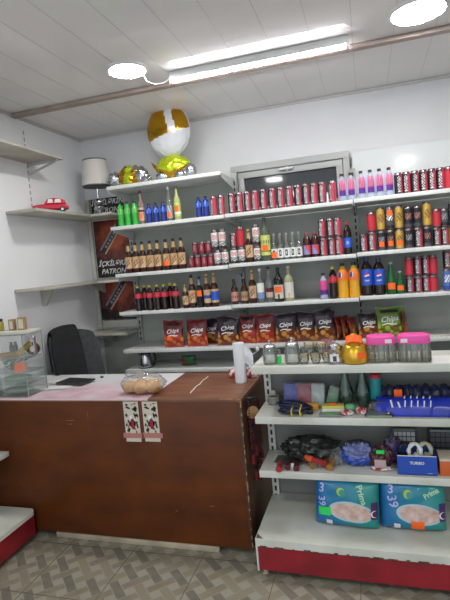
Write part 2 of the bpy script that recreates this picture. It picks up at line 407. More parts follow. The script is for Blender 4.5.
# ------------------------------------------------------------------ back shelving
BX = [-1.955, -.998, -.066, .86]; SY = 3.5; PY = 3.9
ROWZ = {1: (1.985, 1.987, 1.99), 2: (1.607, 1.614, 1.620), 3: (1.297, 1.306, 1.314), 4: (.985, .995, 1.005), 5: (.82, .82, .82)}
def bay_of(X): return 0 if X < BX[1]+.001 else 1 if X < BX[2]+.001 else 2
def zrow(row, X): return ROWZ[row][bay_of(X)]
def upright(b, x, z0, z1, y0, y1, yslot, m=0, ms=1):
    b.box(x-.02, x+.02, y0, y1, z0, z1, m)
    z = z0+.05
    while z < z1-.04:
        b.box(x-.006, x+.006, yslot-.0015, yslot, z, z+.03, ms); z += .05
bay_labels = ['white shelving bay on the left carrying beer and cola bottles under a foil balloon',
              'white shelving bay in the middle standing in front of the dark window',
              'white shelving bay on the right holding gold cans and blue-labelled cola bottles']
def shelf_mesh(w, d):
    b = MB(); b.box(0, w, .004, d, -.022, 0); b.box(0, w, -.004, .004, -.024, .004); return b.mesh('shelf', W_WHITE, bevel=.002)
def bracket_mesh(d, h=.09):
    b = MB(); b.add([(-.0015,.03,-.022),(.0015,.03,-.022),(-.0015,d,-.022),(.0015,d,-.022),(-.0015,d,-h),(.0015,d,-h),(-.0015,.03,-.035),(.0015,.03,-.035)],
        [(0,2,4,6),(1,7,5,3),(0,1,3,2),(2,3,5,4),(4,5,7,6),(6,7,1,0)]); return b.mesh('bracket', W_WHITE, smooth=False)
BRK = bracket_mesh(.385)
for i in range(3):
    x0, x1 = BX[i], BX[i+1]; w = x1-x0-.006
    t = thing('shelving_unit', bay_labels[i], 'shelves', (x0, SY, 0), group=None)
    top = (2.30, 2.03, 2.385)[i]
    b = MB(); b.box(.0, w, .40, .412, .02, top if i != 2 else 1.99); b.build('back_panel', W_BACKP, t, smooth=False)
    if i == 2:
        b = MB(); b.box(.0, w, .40, .412, 1.992, top); p = b.build('back_panel', W_GLOSSP, t, smooth=False); p['label'] = 'glossy white upper panel'
    for k, xx in enumerate(((-.02 if i == 0 else None), w+.003)):
        if xx is None: continue
        b = MB(); upright(b, xx, 0, (2.32, 2.26, 2.2)[i] if k else 2.30, .372, .40, .372); b.build('upright', [W_BACKP, W_SLOT], t, smooth=False)
    sm = shelf_mesh(w, .37)
    rows = [ROWZ[k][i] for k in (1, 2, 3, 4, 5)]
    if i == 0: rows.insert(0, 2.305)
    for z in rows:
        s = inst('shelf', sm, t, (0, 0, z))
        for xx in (.004, w-.004): inst('bracket', BRK, s, (xx, 0, 0))
    z = ROWZ[4][i]
    b = MB(); b.tube([(.01, .004, z+.012), (w-.01, .004, z+.012)], .0022, 6)
    k = 0.01
    while k < w: b.tube([(k, .004, z+.0), (k, .004, z+.012)], .0016, 5); k += .03
    b.build('wire_rail', mat('rail_pink', '#b99a9a', .4), t)
    b = MB(); b.box(.0, w, .02, .39, .0, .12); b.build('base_plinth', W_WHITE, t, smooth=False)

# posters and boards in the corner
def poster(name, x0, x1, z0, z1, label, text=True, can=True, tz=None):
    t = thing(name, label, 'poster', ((x0+x1)/2, 3.955, (z0+z1)/2)); w = (x1-x0)/2; h = (z1-z0)/2
    b = MB(); b.box(-w, w, -.003, .004, -h, h); b.build('sheet', POSTER if can else BLK, t, smooth=False)
    if can:
        b = MB(); c = Vector((-.01, 0, h*.35)); d = Vector((.62, 0, .78)); n = Vector((d.z, 0, -d.x))
        def q(a0, a1, b0, b1, m, y): b.add([c+d*a0+n*b0+Vector((0,y,0)), c+d*a1+n*b0+Vector((0,y,0)), c+d*a1+n*b1+Vector((0,y,0)), c+d*a0+n*b1+Vector((0,y,0))], [(0,1,2,3)], m)
        q(-.16, .15, -.038, .038, 0, -.0036); q(-.15, .14, -.036, -.022, 1, -.0042); q(-.15, .14, .022, .036, 2, -.0042)
        for k in range(6): q(-.1+k*.036, -.078+k*.036, -.012+.004*(k % 2), .014, 1, -.0042)
        b.build('printed_can', [BLK, GREY, SPARK], t, smooth=False)
    if text:
        lettering(t, 'İÇKİLƏRİN', .062, front(.0, tz, -.0045), WHITE, .35, .0012)
        lettering(t, 'PATRONU', .062, front(.005, tz-.072, -.0045), WHITE, .35, .0012)
    return t
poster('poster', -2.385, -2.03, 1.585, 2.10, 'black and rust red drinks poster with slanted white words below a can', tz=-.135)
poster('poster', -2.392, -2.03, 1.19, 1.535, 'rust red poster of a can under the middle corner shelf, without words', text=False)
poster('poster', -2.385, -2.06, 2.145, 2.30, 'black strip of poster lettering behind the white shaded lamp', can=False, tz=.038)
b = MB(); b.box(-2.39, -1.99, 3.945, 3.965, 1.115, 1.185); tag(b.build('board', W_WOODL, bevel=.003), 'pale painted board strip on the wall below the lower poster', 'board')
b = MB(); b.box(-2.40, -1.985, 3.95, 3.966, .05, 1.085); b.box(-2.40+.17, -2.40+.178, 3.9485, 3.951, .05, 1.08); tag(b.build('wall_panel', W_BACKP, bevel=.002), 'grey-green panel on the corner wall behind the office chair', 'panel')

# wall shelves
def wshelf(label, x0, x1, y0, y1, z, brackets, bx=True):
    t = thing('wall_shelf', label, 'shelf', (x0, y0, z))
    b = MB(); b.box(0, x1-x0, 0, y1-y0, -.02, 0); b.build('board', W_SHELFW, t, bevel=.002)
    for by in brackets:
        b = MB()
        if bx:   # bracket from the left wall
            d = (x1-x0)*.42
            b.add([(.0,by-.012,-.02),(.0,by+.012,-.02),(d,by-.012,-.02),(d,by+.012,-.02),(.0,by-.012,-.15),(.0,by+.012,-.15),(.035,by-.012,-.15),(.035,by+.012,-.15),(d,by-.012,-.035),(d,by+.012,-.035)],
                  [(0,4,6,8,2),(1,3,9,7,5),(0,2,3,1),(4,5,7,6),(6,7,9,8),(2,8,9,3),(0,1,5,4)])
        else:
            d = (y1-y0); 
            b.add([(by-.01,d,-.02),(by+.01,d,-.02),(by-.01,.05,-.02),(by+.01,.05,-.02),(by-.01,d,-.12),(by+.01,d,-.12)], [(0,2,4),(1,5,3),(0,1,3,2),(2,3,5,4),(0,4,5,1)])
        b.build('bracket', W_SHELFW, t, smooth=False)
    return t
tA = thing('wall_shelf', 'high pale shelf on a metal arm at the upper left edge', 'shelf', (XL, 1.4, 2.525))
b = MB(); b.box(0, .285, 0, 1.86, -.016, 0); b.build('board', W_SHELFW, tA, bevel=.002)
b = MB(); b.obox((.004, 1.80, -.03), (.27, 1.80, -.022), .012, .02); b.obox((.004, 1.80, -.10), (.25, 1.80, -.032), .012, .014); b.build('bracket', W_PVC, tA, smooth=False)
b = MB(); upright(b, 0, -.4, .25, 0, .004, 0); r = b.build('slotted_rail', [W_LEFT, W_BACKP], tA, (.002, 1.80, 0), smooth=False); r.rotation_euler = (0, 0, PI/2)
wshelf('pale wall shelf holding the red toy car', XL, -2.19, 2.905, 3.60, 2.125, ())
wshelf('empty pale wall shelf above the black office chair', XL, -2.19, 2.895, 3.60, 1.565, (.30,))
wshelf('pale corner shelf carrying the lamp', XL, -2.0, 3.602, 3.94, 2.125, (), False)
wshelf('pale corner shelf between the two rust red posters', XL, -1.99, 3.602, 3.94, 1.565, (.12,), False)
wshelf('lowest corner shelf, bare and grey, below the posters', XL+.005, -1.99, 3.66, 3.94, 1.105, (.14,), False)

# ------------------------------------------------------------------ counter
CX1 = -.70; CY0 = 2.466; CY1 = 3.07; CZ = .895
t = thing('counter', 'worn brown wooden shop counter with two stickers on its front', 'counter', (-1.57, CY0, 0))
x0 = XL+.02+1.57; x1 = CX1+1.57
b = MB(); b.box(x0, x1-.02, 0, .02, .035, CZ-.02); b.build('front_panel', W_WOOD, t, bevel=.001)
b = MB(); b.box(x1-.02, x1, .0, CY1-CY0, .035, CZ-.02); b.build('side_panel', W_WOODS, t, bevel=.001)
b = MB(); b.box(x0, x1+.001, -.001, CY1-CY0, CZ-.02, CZ); b.build('top', W_WOODT, t, bevel=.002)
b = MB()
for k in range(16):
    z = .05+k*.053+random.uniform(-.01, .01); b.box(x1-.004-random.uniform(0, .004), x1+.0012, -.0012, .004, z, z+random.uniform(.008, .04))
b.box(x1-.12, x1, -.0016, .001, CZ-.004, CZ+.001); b.box(x1-.003, x1+.0015, 0, .45, CZ-.004, CZ+.001)
b.build('worn_edge', W_EDGE, t, smooth=False)
for px, z, l, r in ((66, .76, .06, 0), (88, .77, .05, 1.5), (68, .735, .03, .1), (175, .22, .02, .7), (150, .68, .03, .3), (210, .27, .03, .2)):
    X = X_at(px, CY0, z)+1.57; b = MB(); b.obox((X, -.0005, z), (X+l*math.cos(r), -.0005, z+l*math.sin(r)), .0012, .002, (0,0,1) if r < 1 else (1,0,0)); b.build('scratch', W_EDGE, t, smooth=False)
b = MB(); b.box(-1.98, -.90, 2.462, 2.50, 0, .032); tag(b.build('plank', W_PLANK, bevel=.002), 'pale narrow plank on the floor under the counter front', 'plank')
b = MB(); b.box(XL+.02, CX1-.04, 2.52, 2.54, 0, .034); o = b.build('kick_board', W_SLOT, t, smooth=False); o.location = (1.57, -CY0, 0)
# printed oilcloth
b = MB()
def clf(u_, v_):
    y = v_*.6; xr = -1.252 - .0*v_; x = XL+.03+(xr-XL-.03)*u_
    return (x-XL, y-.006, CZ+.0022+.0012*noise.noise(Vector((x*5, y*6, 0))))
b.grid(clf, 40, 14); cl = b.build('oilcloth', CLOTH, None, (XL, CY0, 0))
b = MB(); b.box(.03, -1.252-XL, -.0085, -.0062, CZ-.008, CZ+.004); b.build('hem', mat('pale_pink_hem', '#d9c3c6', .5), cl, smooth=False)
tag(cl, 'white and pink printed oilcloth covering the left part of the counter', 'tablecloth')
# stickers
def sticker(px, label):
    X = X_at(px, CY0, .80); z1 = onY(px, 401.5, CY0).z; z0 = onY(px, 441.5, CY0).z; h = z1-z0; w = .105
    t = thing('sticker', label, 'sticker', (X, CY0-.0008, z0)); rr = random.Random(3)
    b = MB(); b.box(-w/2+.004, w/2-.004, -.0006, 0, 0, h); b.build('backing', mat('sticker_cream', '#c9c2b2', .5), t, smooth=False)
    b = MB()
    def blob(cx, cz, rx, rz, m, rough=.3):
        n = 11; b.add([(cx+rx*(1+rough*rr.uniform(-1, 1))*math.cos(2*PI*k/n), -.0012, cz+rz*(1+rough*rr.uniform(-1, 1))*math.sin(2*PI*k/n)) for k in range(n)], [tuple(range(n))], m)
    for _ in range(14): blob(rr.uniform(-.036, .036), rr.uniform(h*.74, h*.95), rr.uniform(.005, .011), rr.uniform(.003, .008), 0)
    for _ in range(30): blob(rr.choice((-1, 1))*rr.uniform(.016, .039), rr.uniform(h*.22, h*.72), rr.uniform(.003, .008), rr.uniform(.004, .011), 0)
    for _ in range(7): blob(rr.uniform(-.03, .03), h*.2+rr.uniform(-.008, .008), .007, .004, 0)
    b.build('drawing', mat('sticker_ink', '#3a3a36', .5), t, smooth=False)
    b = MB(); blob(.0, h*.44, .02, .03, 0, .35); b.build('red_patch', DRED, t, smooth=False)
    b = MB(); blob(-.004, h*.60, .011, .016, 0, .2); blob(-.016, h*.46, .007, .014, 0, .2); b.build('white_patch', WHITE, t, smooth=False)
    b = MB(); b.box(-w/2-.012, w/2+.012, -.0016, -.0006, .022, .052); b.build('ribbon', mat('faded_ribbon', '#b27570', .5), t, smooth=False)
sticker(131.5, 'cream sticker with black drawing and red ribbon, left one of the pair')
sticker(150.5, 'cream sticker with black drawing and red ribbon, right one of the pair')

# ------------------------------------------------------------------ front shelving (gondola) on the right
GX0 = -.635; GX1 = .72; GB = 2.80; GF = 2.49
LV = {'top': 1.062, 'mid': .787, 'low': .485}; DECK = .205
t = thing('shelving_unit', 'low white shelving with a chipped red base holding blue diaper packs', 'shelves', (GX0, 2.3, 0)); W = GX1-GX0
b = MB(); b.grid(lambda a, c: (W*a, (-.012*math.sin(PI*a*.8))*(1-c)+c*.5, DECK), 20, 2); b.grid(lambda a, c: (W*a, -.012*math.sin(PI*a*.8), DECK-.04+c*.04), 20, 1); b.box(0, W, .01, .50, DECK-.03, DECK-.002); b.build('deck', W_OLD, t)
b = MB(); b.grid(lambda a, c: (.004+(W-.004)*a, .006-.012*math.sin(PI*a*.8), .035+c*(DECK-.075)), 20, 1); b.box(.004, W, .012, .03, .035, DECK-.035); b.build('kick_plate', W_RED, t)
b = MB(); b.box(-.004, .006, 0.0, .5, .03, DECK-.001); b.build('end_cheek', W_OLD, t, bevel=.001)
b = MB(); rr = random.Random(5)
k = .02
while k < W-.05:
    l = rr.uniform(.008, .05); y = -.012*math.sin(PI*(k+l/2)/W*.8)-.0025
    b = MB(); b.box(k, k+l, y, y+.004, DECK-.043, DECK-.043+rr.uniform(.004, .010)); b.build('paint_chip', W_RUST, t, smooth=False); k += l+rr.uniform(.005, .05)
b = MB(); b.add([(0, .004, DECK+.0006), (.04, .006, DECK+.0006), (.015, .03, DECK+.0006), (.0, .05, DECK+.0006)], [(0,1,2,3)])
b.build('paint_chip', W_RUST, t, smooth=False)
for xx in (.03, W-.03):
    b = MB(); b.lathe([(.016, 0), (.018, .008), (.010, .012), (.010, .035)], 14, (xx, .035, 0)); b.build('foot', W_PLANK, t)
b = MB(); b.box(0, W, .505, .512, .03, LV['top']-.01); b.build('back_panel', W_BACKSHADE, t, smooth=False)
for xx in (.022, W-.02):
    b = MB(); upright(b, xx, .03, LV['top']-.005, .475, .505, .475); b.build('upright', [W_OLD, W_SLOT], t, smooth=False)
for nm, z in LV.items():
    dz = .0
    b = MB(); b.box(0, W, .194, .478 if nm != 'top' else .512, z-.02, z); b.box(0, W, .186, .194, z-.038, z+.002)
    s = b.build('shelf', W_OLD, t, bevel=.002)
    if nm != 'low':
        pass
    for xx in (.004, W-.004):
        b = MB(); b.add([(xx-.0015,.2,z-.02),(xx+.0015,.2,z-.02),(xx-.0015,.475,z-.02),(xx+.0015,.475,z-.02),(xx-.0015,.475,z-.11),(xx+.0015,.475,z-.11),(xx-.0015,.2,z-.034),(xx+.0015,.2,z-.034)],
            [(0,2,4,6),(1,7,5,3),(0,1,3,2),(2,3,5,4),(4,5,7,6),(6,7,1,0)]); b.build('bracket', W_OLD, s, smooth=False)
# second low shelving unit along the left wall
t = thing('shelving_unit', 'white shelving end with a red base at the lower left edge', 'shelves', (XL+.006, 1.2, 0)); D_ = -2.09-XL-.006; L_ = 2.442-1.2
b = MB(); b.box(0, D_-.045, 0, L_, .165, .19); b.box(D_-.045, D_, 0, L_-.045, .165, .19)
n = 8; pts = [(D_-.045+.045*math.sin(PI/2*k/n), L_-.045+.045*math.cos(PI/2*k/n)) for k in range(n+1)]
b.add([(D_-.045, L_-.045, .165)]+[(p[0], p[1], .165) for p in pts]+[(D_-.045, L_-.045, .19)]+[(p[0], p[1], .19) for p in pts],
      [(0, i+2, i+1) for i in range(n)]+[(n+2, n+3+i, n+4+i) for i in range(n)]+[(i+1, i+2, n+4+i, n+3+i) for i in range(n)])
b.build('deck', W_OLD, t)
b = MB(); b.box(.0, D_-.012, .0, L_-.015, .03, .164); b.build('kick_plate', W_RED, t, bevel=.004)
b = MB(); b.box(.004, .03, 0, L_-.03, .19, .9); b.build('back_panel', W_BACKP, t, smooth=False)
b = MB(); b.box(.03, .195, .0, L_-.01, .545, .565); b.box(.195, .20, .0, L_-.01, .535, .568); b.build('shelf', W_OLD, t, bevel=.002)

# ------------------------------------------------------------------ bottles and cans
PROF = {
 'pet': [(0,.0),(0.0,.82),(.02,.97),(.08,1),(.22,.96),(.36,.92),(.48,.97),(.55,1),(.68,1),(.78,.80),(.86,.50),(.90,.40),(.935,.38)],
 'beer': [(0,0),(0,.93),(.015,1),(.56,1),(.62,.93),(.70,.62),(.76,.47),(.85,.41),(.95,.37)],
 'wine': [(0,0),(0,.93),(.015,1),(.62,1),(.68,.92),(.74,.60),(.78,.40),(.85,.36),(.965,.36)],
 'flask': [(0,0),(0,.95),(.02,1),(.50,1),(.56,.93),(.62,.58),(.68,.40),(.80,.36),(.93,.36)],
 'vodka': [(0,0),(0,.93),(.015,1),(.60,1),(.67,.80),(.72,.48),(.80,.38),(.94,.36)],
 'water': [(0,0),(0,.90),(.02,1),(.12,1),(.16,.95),(.20,1),(.62,1),(.74,.86),(.82,.55),(.88,.40),(.93,.38)],
 'flare': [(0,0),(0,.95),(.02,1),(.30,.98),(.52,.80),(.70,.50),(.84,.42),(.95,.38)],
}
def prof_r(kind, z):
    p = PROF[kind][1:]
    for (z0, r0), (z1, r1) in zip(p, p[1:]):
        if z0 <= z <= z1 and z1 > z0: return r0+(r1-r0)*(z-z0)/(z1-z0)
    return p[-1][1]
CACHE = {}
def cached(key, fn):
    if key not in CACHE: CACHE[key] = fn()
    return CACHE[key]
def band_mesh(kind, R, Hh, z0, z1, mats, pat, off=.0006, n=48, a0=0, a1=2*PI, nz=12):
    b = MB()
    def fn(a, c):
        z = z0+(z1-z0)*c; r = prof_r(kind, z)*R+off; w = a0+(a1-a0)*a
        return (r*math.cos(w), r*math.sin(w), z*Hh)
    b.grid(fn, n, nz, pat=pat); return b.mesh('label', mats)
def bottle(kind, X, Y, Z, R, Hh, body, label, cat='bottle', group=None, cap=BLACK, bands=(), tagz=None, tagc=ORANGE, tagw=.6, rz=None, name='bottle', liquid=None, capz=None):
    rz = random.uniform(-.25, .25) if rz is None else rz
    t = thing(name, label, cat, (X, Y, Z), rz, group)
    key = (kind, round(R, 4), round(Hh, 4))
    zt = PROF[kind][-1][0]
    me = cached(('body', key, body.name), lambda: (lambda b: (b.lathe([(r*R, z*Hh) for z, r in PROF[kind]], 24), b.mesh('body', body))[1])(MB()))
    inst('body', me, t)
    cz = capz or (zt-.02 if kind in ('pet', 'water') else zt-.015)
    cr = prof_r(kind, cz)*R+.0012
    cm = cached(('cap', key, cap.name, cz), lambda: (lambda b: (b.lathe([(cr, cz*Hh), (cr*1.03, cz*Hh+.002), (cr*1.0, Hh-.001), (cr*.9, Hh), (0, Hh)], 18), b.mesh('cap', cap))[1])(MB()))
    inst('cap', cm, t)
    if liquid:
        lm, lz = liquid
        me = cached(('liq', key, lm.name), lambda: (lambda b: (b.lathe([(r*R*.93, max(.004, z*Hh)) for z, r in PROF[kind] if z <= lz]+[(0, lz*Hh)], 20), b.mesh('liquid', lm))[1])(MB()))
        inst('liquid', me, t)
    for nm, z0, z1, mats, pat in bands:
        me = cached(('band', key, nm, z0, z1, tuple(m.name for m in mats)), lambda: band_mesh(kind, R, Hh, z0, z1, mats, pat))
        inst(nm, me, t)
    if tagz:
        z0, z1 = tagz
        me = cached(('tag', key, tagz, tagc.name, tagw), lambda: band_mesh(kind, R, Hh, z0, z1, [tagc], None, .0018, 8, -PI/2-tagw, -PI/2+tagw, 3))
        g = inst('price_tag', me, t, rot=(0, 0, -rz)); g['label'] = 'orange price tag' if tagc is ORANGE else 'green price tag'
    return t
def can(style, X, Y, Z, R, Hh, label, group=None, rz=0, tagz=None, name='drink_can'):
    t = thing(name, label, 'can', (X, Y, Z), rz, group)
    mats, pat, rows = CAN[style]
    def mk():
        b = MB(); pr = [(R*.78, 0), (R*.98, .006), (R, .010)]+[(R, .010+(Hh-.024)*k/rows) for k in range(1, rows+1)]+[(R*.86, Hh-.005)]
        b.lathe(pr, 24, pat=lambda k, i: (0 if i < 2 or i >= rows+2 else pat(k, i-2, rows)), m=0); return b.mesh('body', [LIDM]+mats)
    inst('body', cached(('canb', style, R, Hh), mk), t)
    inst('lid', cached(('canl', R, Hh), lambda: (lambda b: (b.lathe([(R*.86, Hh-.005), (R*.89, Hh-.001), (R*.86, Hh), (R*.80, Hh-.001), (R*.78, Hh-.005), (0, Hh-.005)], 24), b.mesh('lid', LIDM))[1])(MB())), t)
    if tagz:
        b = MB(); w = .62
        b.grid(lambda a, c: ((R+.001)*math.cos(-PI/2-w+2*w*a), (R+.001)*math.sin(-PI/2-w+2*w*a), tagz[0]+(tagz[1]-tagz[0])*c), 8, 2)
        g = b.build('price_tag', ORANGE, t); g.rotation_euler = (0, 0, -rz); g['label'] = 'orange price tag'
    return t
# label patterns: k is the sector of 24 (18 faces the front), i the row from the bottom
def pz(k, i, n):                       # slim black and red can with a white scrawl running up it
    k = (k-12) % 24
    if k in (3, 4, 5) : 
        if i in (0, n-1): return 1
        return 3 if (i+k) % 2 == 0 or (i*3+k) % 7 == 0 else 1
    if k < 3 or k > 9: return 1 if k < 3 or k > 12 else 2
    if k == 9: return 4
    return 2 if (k+i) % 5 else 4
def ptall(k, i, n):                    # white can, red scrawl, black slashes
    k = (k-12) % 24; f = i/n
    if f < .10: return 2
    if f < .38: return 2 if (k*2+i*3) % 7 in (0, 1, 2, 3) else 1
    if f < .5: return 1
    if f < .78: return 3 if (k+i*2) % 4 in (0, 1) and 2 < k < 10 else 1
    return 2 if f > .88 else 1
def pred(k, i, n):
    k = (k-12) % 24
    if i == 0 or i == n-1: return 2
    if 4 <= k <= 6 and .2 < i/n < .85: return 3 if (i+k) % 2 else 1
    return 1
def pfull(k, i, n): return 1 if i not in (n-1,) else 2
def pgold(k, i, n):
    k = (k-12) % 24; f = i/n
    if .3 < f < .75 and 3 < k < 9 and (k+i) % 3: return 2
    return 1
def pblk(k, i, n):
    k = (k-12) % 24; f = i/n
    if .35 < f < .72 and 3 <= k <= 8 and (k*3+i*2) % 5 < 3: return 2
    return 3 if f < .12 else 1
CAN = {
 'slim': ([BLK, mat('rose_can_print', '#b9485a', .4), mat('can_scrawl', '#c9c3c6', .4), mat('can_red', '#a83245', .4)], pz, 14),
 'tall': ([WHITE, BLK, RED], ptall, 16),
 'red': ([DRED, MAROON, GREY], pred, 10),
 'plain_red': ([RED, DRED], pfull, 8),
 'gold': ([GOLD, mat('brown_print', '#7b5a33', .4)], pgold, 12),
 'black': ([BLK, GREY, DGREY], pblk, 12),
 'black_brown': ([BLK, mat('rose_brown_print', '#a06a60', .4), DGREY], pblk, 12),
 'silver': ([DGREY, WHITE, BLK], pblk, 12),
 'grey': ([DGREY, GREY, BLK], pblk, 10),
 'blue': ([mat('pale_blue_print', '#4c6cb0', .4), WHITE, BLUE], pblk, 10),
}
YC = 3.565     # front row of the back shelves
def topz(px, py, Y=YC): return onY(px, py, Y).z
def shelf_pos(px, row, dz=.08, Y=YC):
    X = X_at(px, Y, ROWZ[row][1]+dz); X = X_at(px, Y, zrow(row, X)+dz); return X, Y, zrow(row, X)

# --- top shelf of the left bay and the row below it
for i, px in enumerate((121, 127.9, 135.2)):
    X, Y, Z = shelf_pos(px, 1)
    bottle('pet', X, Y, Z, .026, .198, GREEN_B, 'green plastic bottle, %s from the left on the upper bottle row' % ORD[i], group='green plastic bottles', cap=mat('dark_green_cap', '#14401e', .4),
           bands=[('label', .50, .72, [mat('pale_green_print', '#7cc06a', .4), GREEN_B], lambda a, c: 0 if int(a*24) % 3 else 1)])
X, Y, Z = shelf_pos(141.8, 1); bottle('vodka', X, Y, Z, .024, topz(141.8, 190.5)-Z, mat('rose_glass', '#a58a80', .1, alpha=.6), 'rosy clear bottle with orange tag beside the green plastic bottles', cap=MAROON, tagz=(.16, .34),
       bands=[('label', .12, .5, [mat('pale_rose_label', '#c7b0a8', .5), MAROON], lambda a, c: 0 if int(c*6) != 4 else 1)], rz=0)
for i, px in enumerate((149, 156, 163.5)):
    X, Y, Z = shelf_pos(px, 1)
    bottle('pet', X, Y, Z, .0255, .162, BLUE_B, 'short blue plastic bottle, %s of the three beside the clear spirit bottle' % ORD[i], group='short blue bottles', cap=mat('dark_blue_cap', '#101c4a', .4),
           bands=[('label', .50, .72, [BLUEB, mat('light_blue_print', '#8ba4dd', .4)], lambda a, c: 1 if int(a*24) % 4 == 2 and .2 < c < .8 else 0)])
X, Y, Z = shelf_pos(169.8, 1); bottle('vodka', X, Y, Z, .0235, topz(169.8, 186.5)-Z, CLEARD, 'tall clear spirit bottle with orange tag and white cap', cap=WHITEP, tagz=(.12, .27), rz=0,
       bands=[('label', .10, .46, [mat('frost_label', '#b9bdbf', .5), DGREY], lambda a, c: 0 if (int(a*24)+int(c*6)) % 4 else 1)])
X, Y, Z = shelf_pos(177.8, 1); bottle('vodka', X, Y, Z, .026, topz(177.8, 186)-Z, YELLOW_D, 'tall pale yellow bottle with orange tag, right of the clear spirit bottle', cap=mat('olive_cap', '#6a6d3a', .4), tagz=(.26, .44), rz=0,
       bands=[('label', .12, .52, [mat('lime_label', '#bcd070', .5), WHITE], lambda a, c: 0 if int(c*6) != 1 else 1)])
for i, px in enumerate((198.9, 206)):
    X, Y, Z = shelf_pos(px, 1)
    bottle('pet', X, Y, Z, .0258, .165, BLUE_B, 'short blue plastic bottle, %s one of the pair beside the slim cans' % ('left', 'right')[i], group='short blue bottles', cap=mat('dark_blue_cap', '#101c4a', .4),
           bands=[('label', .50, .72, [BLUEB, mat('light_blue_print', '#8ba4dd', .4)], lambda a, c: 1 if int(a*24) % 4 == 2 and .2 < c < .8 else 0)])
for i, px in enumerate((214.3, 221.6)):
    X, Y, Z = shelf_pos(px, 1, .07)
    can('slim', X, Y, Z, .0258, .156, 'slim black and red can, %s of the pair beside the two blue bottles' % ('left', 'right')[i], 'slim cans on the top drinks row', random.uniform(-.3, .5))
PXS = (232, 239.9, 247.6, 255.6, 263.6, 272.4, 280.9, 289.6, 297.8, 305.6, 314, 322.1, 332.6)
for i, px in enumerate(PXS):
    X, Y, Z = shelf_pos(px, 1, .07)
    can('slim', X, Y, Z, .0262, .158, 'slim black and red can, %s from the left in front of the window' % ORD[i], 'slim cans on the top drinks row', random.uniform(-.4, .6))
X, Y, Z = shelf_pos(327.6, 1, .04, 3.53); t = thing('lighter', 'small white lighter standing between the last two cans before the window', 'lighter', (X, Y, Z))
b = MB(); b.box(-.006, .006, -.004, .004, 0, .065); b.build('body', WHITEP, t, bevel=.002); b = MB(); b.box(-.005, .005, -.004, .004, .065, .078); b.build('metal_head', SILVER, t, bevel=.001)
for i, px in enumerate((342.2, 351.2, 361.4, 370.5, 379.7, 389.3)):
    X, Y, Z = shelf_pos(px, 1, .09)
    bottle('water', X, Y, Z, .0295, .196, mat('pale_blue_bottle', '#c4d0ea', .12, alpha=.6), 'clear bottle with pink and purple label, %s from the left in the top row' % ORD[i], group='clear bottles with pink labels', cap=mat('plum_cap', '#4a2b3a', .4), rz=random.uniform(-.1, .1),
           bands=[('label', .2, .78, [mat('rose_label', '#c0547f', .4), PURPLE, mat('pale_label', '#c2c8e2', .3), mat('rose_print', '#d08aa6', .4)], lambda a, c: (2 if not (.62 < a < .90) else (1 if c < .3 else 3 if int(a*48) % 3 == 0 and c > .4 else 0)))])
for i, px in enumerate((398.5, 406.5, 415, 423.5, 432, 440.6, 448.8, 457, 465)):
    X, Y, Z = shelf_pos(px, 1, .06)
    can('slim' if i != 6 else 'plain_red', X, Y, Z, .0272, .150, ('slim black and red can, %s right of the pink labelled bottles' % ORD[i]) if i != 6 else 'plain red slim can at the right end of the top row', 'slim cans on the top drinks row' if i != 6 else None, random.uniform(-.3, .2)+.5)

# --- second row
BEER_BANDS = [('label', .13, .53, [CREAM, MAROON], lambda a, c: 1 if (.64 < a < .86 and (.30 < c-(a-.75)*1.6 < .40 or (.5 < c-(a-.75)*1.6 < .66 and int(a*48) % 3))) or c < .1 or .9 < c < .95 else 0),
              ('neck_label', .72, .90, [mat('neck_cream', '#b89a6c', .45), MAROON], lambda a, c: 0)]
for i, px in enumerate((129, 136.2, 143, 150.6, 158, 166.6, 174.2, 181.8)):
    X, Y, Z = shelf_pos(px, 2, .11)
    bottle('beer', X, Y, Z, .0300, .248, BROWN_B, 'brown beer bottle with cream label, %s from left in the row of eight' % ORD[i] if i != 5 else 'brown beer bottle with the orange tag, sixth in the row of eight',
           group='row of eight beer bottles', bands=BEER_BANDS, tagz=(.16, .33) if i == 5 else None, tagw=.75)
for i, px in enumerate((191.8, 198.2, 204.6, 210.9)):
    X, Y, Z = shelf_pos(px, 2, .05); can('red', X, Y, Z, .0245, .1, 'small dark red can, %s from the left in the lower layer of the stack' % ORD[i], 'small dark red cans', .1*i)
for i, px in enumerate((195.4, 202, 208.4)):
    X, Y, Z = shelf_pos(px, 2, .15); can('red', X, Y, Z+.1002, .0245, .1, 'small dark red can, %s from the left on top of the small cans' % ORD[i], 'small dark red cans', .2*i)
for i, px in enumerate((217.9, 225.3)):
    X, Y, Z = shelf_pos(px, 2, .06); can('tall', X, Y, Z, .0268, .125, 'white and black can, bottom %s of the block of four' % ('left', 'right')[i], 'white and black cans', .15*i)
    X, Y, Z = shelf_pos((214.9, 222.4)[i], 2, .2); X2 = X; can('tall', X2, Y, Z+.1252, .0268, .155, 'taller white and black can, top %s of the block of four' % ('left', 'right')[i], 'white and black cans', .2)
for i, (px, st, lab) in enumerate(((234.3, 'tall', 'white and black can, leftmost bottom can of the middle bay'), (242, 'tall', 'white and black can, second on the bottom row of the middle bay'), (257.6, 'tall', 'white and black can beside the small beer bottle, bottom one'))):
    X, Y, Z = shelf_pos(px, 2, .06); can(st, X, Y, Z, .0268, .125, lab, 'white and black cans', .1*i)
X, Y, Z = shelf_pos(233.2, 2, .18); can('slim', X, Y, Z+.1252, .0262, .11, 'short red and black can stacked second row, left of the tall red one', None, .5)
X, Y, Z = shelf_pos(240.7, 2, .19); can('plain_red', X, Y, Z+.1252, .0275, .15, 'tall plain red can stacked in the middle bay', None, 0)
X, Y, Z = shelf_pos(256.2, 2, .19); can('tall', X, Y, Z+.1252, .0268, .155, 'tall white and black can stacked beside the yellow-green bottle', None, .2)
